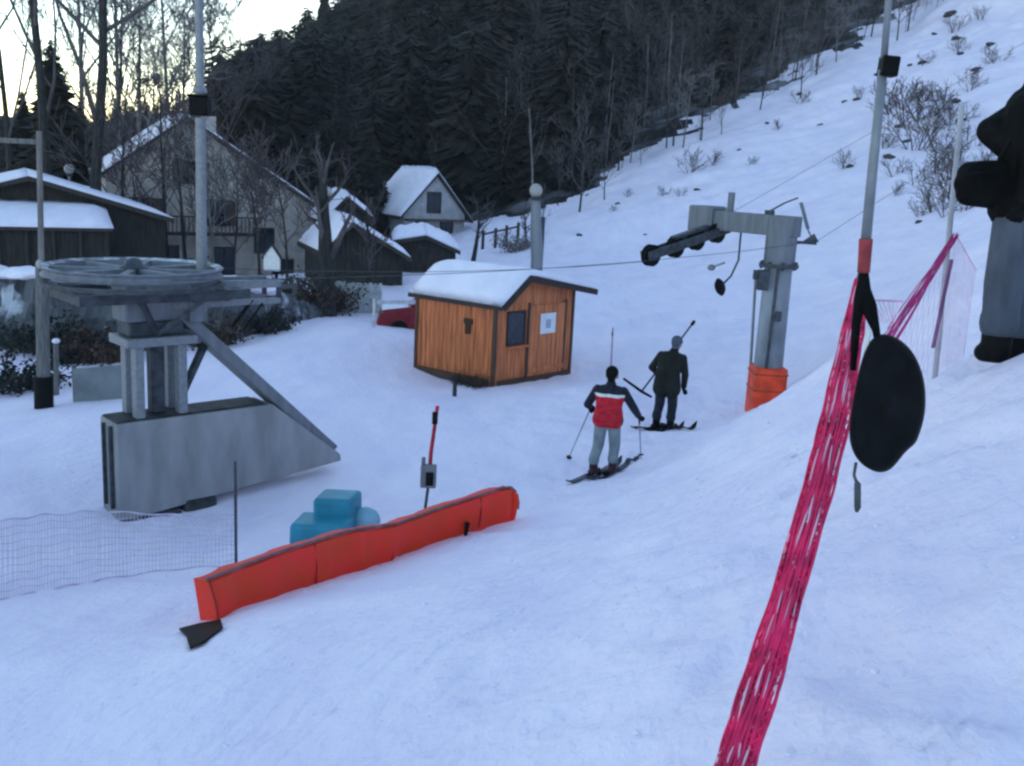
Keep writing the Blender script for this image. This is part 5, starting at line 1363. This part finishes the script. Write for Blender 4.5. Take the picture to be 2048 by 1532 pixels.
def ski(c, yaw, L, lab, mt, group):
    d = Vector((-math.sin(yaw), math.cos(yaw), 0)); s = d.cross(UP)
    b = MB(); n = 24; vs = []; fs = []
    for i in range(n + 1):
        f = i / n; u = (f - .46) * L; p = Vector(c) + d * u; z = gz(p.x, p.y) + .03
        rise = max(0, (f - .90) / .10) ** 2 * .11 + max(0, (.04 - f) / .04) ** 2 * .02
        w = .040 + .012 * abs(f - .5) * 2; w *= (1 if f < .95 else max(.25, 1 - ((f - .95) / .05) ** 2 * .8)); p.z = z + rise
        for sx, sz in ((-1, 0), (1, 0), (1, .022), (-1, .022)): vs.append(p + s * sx * w + UP * sz)
    for i in range(n):
        for k in range(4): a = i * 4 + k; e = i * 4 + (k + 1) % 4; fs.append((a, e, e + 4, a + 4))
    fs += [(3, 2, 1, 0), tuple(n * 4 + k for k in range(4))]
    b.add(vs, fs)
    t = thing('ski', c, lab, 'ski', group); b.build('blade', mt, t, smooth=.6)
    b = MB(); q = Vector(c); q.z = gz(q.x, q.y) + .05
    R = Matrix.Rotation(yaw, 3, 'Z')
    b.box(q + d * .15 + UP * .025, .06, .08, .05, R); b.box(q - d * .17 + UP * .03, .07, .09, .06, R); b.build('binding', BLACK, t, bevel=.006)
    return t

def ski_pole(top, tip, lab, group=None):
    top = Vector(top); tip = Vector(tip); d = (tip - top).normalized()
    t = thing('ski_pole', tip, lab, 'ski pole', group)
    b = MB(); b.tube([top + d * .05, tip], [.011, .008], 7); b.build('shaft', STEELM, t)
    b = MB(); b.tube([top - d * .06, top, top + d * .07], [.019, .016, .014], 8); b.build('grip', BLACK, t)
    b = MB(); b.lathe(tip - d * .07, [(.012, -.012), (.05, 0), (.012, .01)], d, 14); b.build('basket', BLACK, t)

# skier in the red jacket
loc = G(1208, 955); yaw = math.radians(-12); sc = 1.0
H = 1.74
J = dict(head=(-.0, .10, 1.575), neck=(0, .07, 1.44), shl=(-.20, .06, 1.37), shr=(.20, .06, 1.37), ell=(-.34, .10, 1.10), elr=(.37, .02, 1.13), wrl=(-.33, .30, 1.02), wrr=(.44, .20, .97),
         hipl=(-.10, -.03, .87), hipr=(.10, -.03, .87), knl=(-.13, .06, .48), knr=(.12, .07, .50), anl=(-.17, -.04, .13), anr=(.11, .07, .15), look=(.05, 1, -.12), toe=(.06, .13, 0),
         handl=(.1, .8, -.5), handr=(.2, .6, -.7), thumbl=(.8, .2, .6), thumbr=(-.8, .2, .6))
def jf(c):
    if abs(c.x) > .222 or c.z > 1.325: return 1
    if c.z > 1.275: return 2
    return 0
sk = Vector((math.sin(math.radians(38)), math.cos(math.radians(38)), 0))
rp = make_person(loc, yaw, J, 'skier seen from behind in red and black jacket with white stripe and grey trousers', [REDC, NAVY, WHITEC], GREYC, M('dark maroon boots', (.045, .012, .018), .5, .3, 6, .1), BLKCLOTH, jfn=jf, scale=1.05, jr=1.06, hem=.05)
for nm, an, lab in (('l', J['anl'], 'left dark ski under the skier in the red jacket'), ('r', J['anr'], 'right dark ski under the skier in the red jacket')):
    c = local_to_world(loc, yaw, (an[0], an[1], 0)); c.z = gz(c.x, c.y); ski(c, math.radians(-40), 1.45, lab, M('dark ski ' + nm, (.035, .04, .055), .4, .3, 3, 0), 'skis of the two skiers')
hl = local_to_world(loc, yaw, (-.341, .40, 1.04)); hr = local_to_world(loc, yaw, (.472, .27, .945))
tl = G(1136, 920); tr = G(1282, 918)
ski_pole(hl, tl, 'grey ski pole in the left hand of the skier in the red jacket'); ski_pole(hr, tr, 'grey ski pole in the right hand of the skier in the red jacket')

# skier in dark clothes being towed
loc = G(1326, 862); yaw = math.radians(-18)
J = dict(head=(.10, .12, 1.58), neck=(.07, .08, 1.45), shl=(-.15, .05, 1.38), shr=(.24, .05, 1.36), ell=(-.31, .10, 1.12), elr=(.30, .06, 1.06), wrl=(-.22, .28, .98), wrr=(.28, .16, .80),
         hipl=(-.09, -.05, .86), hipr=(.11, -.05, .86), knl=(-.11, .06, .48), knr=(.12, .06, .48), anl=(-.13, -.03, .13), anr=(.12, -.0, .13), look=(.35, 1, -.15), toe=(.08, .13, 0),
         handl=(.6, .7, -.1), handr=(0, .3, -.9), thumbl=(0, .2, 1), thumbr=(-.3, 1, .2))
bp_ = make_person(loc, yaw, J, 'skier seen from behind in long dark olive jacket and navy trousers', OLIVE, NAVY, BLACK, M('blue grey knit hat', (.075, .09, .115), .9, .3, 20, .3), longj=True, jr=1.16, limb=1.03, scale=1.09, hem=-.07)
for an, lab in ((J['anl'], 'left black ski under the skier in the dark jacket'), (J['anr'], 'right black ski under the skier in the dark jacket')):
    c = local_to_world(loc, yaw, (an[0], an[1], 0)); c.z = gz(c.x, c.y); ski(c, math.radians(-52), 1.45, lab, BLACK, 'skis of the two skiers')
# T-bar the dark skier holds
a = W(1283, 783, loc.y + .36); e = W(1386, 646, loc.y + .36)
t = thing('tow_bar', a, 'black T shaped tow bar held by the skier in the dark jacket', 'tow bar')
b = MB(); b.tube([a, e], [.020, .018], 8); b.build('shaft', STEELD, t)
b = MB(); b.tube([W(1247, 757, loc.y + .30), a, W(1303, 794, loc.y + .42)], [.024, .030, .024], 8); b.build('cross_piece', BLACK, t)
b = MB(); b.lathe(e, [(.02, -.06), (.035, -.03), (.035, .03), (.02, .06)], (e - a), 10); b.build('coupling', BLACK, t)

# person standing at the right edge
Yr = 6.25
loc = G(2060, 722); loc = Vector((W(2040, 700, Yr).x, Yr, 0)); loc.z = gz(loc.x, loc.y) - .02
yaw = math.radians(78)
k = Yr / F
def lp(px, py, dy=0.0):
    w = W(px, py, Yr + dy); return tuple(Matrix.Rotation(-yaw, 3, 'Z') @ (w - loc))
J = dict(head=lp(2094, 100), neck=lp(2080, 160), shl=lp(2074, 214, -.19), shr=lp(2062, 212, .17), ell=lp(2075, 330, -.30), elr=lp(1982, 262, .02), wrl=lp(2050, 400, -.26), wrr=lp(2040, 322, -.12),
         hipl=lp(2036, 440, -.11), hipr=lp(2050, 440, .11), knl=lp(2008, 575, -.14), knr=lp(2034, 575, .14), anl=lp(1992, 690, -.14), anr=lp(2026, 692, .17),
         look=(-.15, 1, -.1), toe=(0, .045, 0), handl=tuple(Matrix.Rotation(-yaw, 3, 'Z') @ Vector((-.3, .1, -.9))), handr=tuple(Matrix.Rotation(-yaw, 3, 'Z') @ Vector((.9, -.1, -.3))))
pr = make_person(loc, yaw, J, 'person in bulky black jacket and slate grey trousers cut off by the right edge', BLKCLOTH, GREYC2, BLACK, BLKCLOTH, jr=1.42, limb=1.35, hem=.10, arm=.96)

tb = thing('shoulder_bag', W(1960, 410, Yr - .1), 'black shoulder bag hanging at the hip of the person at the right edge', 'bag')
o_ = tb.location
blob('pouch', [(W(1938, 346, Yr - .1) - o_, .070, W(2004, 344, Yr - .06) - o_, .075), (W(1936, 388, Yr - .1) - o_, .072, W(2004, 392, Yr - .06) - o_, .085), (W(1938, 367, Yr - .1) - o_, .088, W(2004, 367, Yr - .06) - o_, .09)], .012, BLKCLOTH, tb, 3)
b = MB(); b.tube([W(1925, 352, Yr - .19), W(1955, 346, Yr - .205), W(1998, 344, Yr - .18)], .008, 6); b.build('zip', BLACK, tb)
b = MB(); b.tube([W(1996, 324, Yr - .08), W(2016, 290, Yr - .14), W(2046, 230, Yr - .16), W(2066, 190, Yr - .05)], .012, 6); b.build('strap', BLACK, tb)

# ------------------------------------------------------------------ clods thrown up by skis
def clods():
    b = MB(); rg = random.Random(21)
    for i in range(520):
        if rg.random() < .55: x, y = rg.uniform(-2.5, 6), rg.uniform(2.6, 11)
        else: x, y = rg.uniform(-6, 6), rg.uniform(9, 22)
        r = rg.uniform(.005, .015) * (1 + y * .04); z = gz(x, y)
        b.ell((x, y, z + r * .2), r * rg.uniform(.8, 1.6), r * rg.uniform(.8, 1.4), r * .7, nu=7, nv=4, rough=.25, rng=rg)
    o = b.build('snow_clods', SNOWR); tag(o, 'small loose clods of snow scattered over the piste', 'snow', kind='stuff')
clods()

# ------------------------------------------------------------------ thin winter air
hb = MB(); hb.box((20, 120, 85), 1100, 700, 270); 
me = hb.mesh('haze', SNOW); me.materials.clear(); hm = D.materials.new('thin winter air'); hm.use_nodes = True
hn = hm.node_tree; hn.nodes.remove(hn.nodes['Principled BSDF']); pv = hn.nodes.new('ShaderNodeVolumePrincipled')
pv.inputs['Color'].default_value = (.86, .88, .92, 1); pv.inputs['Density'].default_value = .00036
hn.links.new(pv.outputs[0], hn.nodes['Material Output'].inputs['Volume']); me.materials.append(hm)
ho = D.objects.new('haze', me); COL.objects.link(ho); tag(ho, 'thin pale winter air over the valley', 'haze', kind='stuff')

# ------------------------------------------------------------------ light
w = D.worlds.new('World'); SC.world = w; w.use_nodes = True
nt = w.node_tree; bg = nt.nodes['Background']
sky = nt.nodes.new('ShaderNodeTexSky'); sky.sky_type = 'NISHITA'; sky.sun_disc = False
SUN_EL = math.radians(7.0); SUN_AZ = math.radians(6.0)       # azimuth from +Y toward +X
sky.sun_elevation = SUN_EL; sky.sun_rotation = SUN_AZ
sky.altitude = 900; sky.air_density = 1.0; sky.dust_density = .45; sky.ozone_density = 1.65
nt.links.new(sky.outputs[0], bg.inputs[0]); bg.inputs[1].default_value = .12
sl = D.lights.new('sun', 'SUN'); sl.energy = 2.5; sl.angle = math.radians(.5); sl.color = (1, .9, .78)
so = D.objects.new('sun', sl); COL.objects.link(so)
sd = Vector((math.sin(SUN_AZ) * math.cos(SUN_EL), math.cos(SUN_AZ) * math.cos(SUN_EL), math.sin(SUN_EL)))
so.rotation_euler = (-sd).to_track_quat('-Z', 'Y').to_euler(); so.location = sd * 50 + Vector((0, 0, 60))

SC.view_settings.view_transform = 'Standard'; SC.view_settings.look = 'None'; SC.view_settings.gamma = 1
SC.view_settings.exposure = 2.3
SC.cycles.use_denoising = True
SC.cycles.filter_width = 2.5
SC.cycles.max_bounces = 6
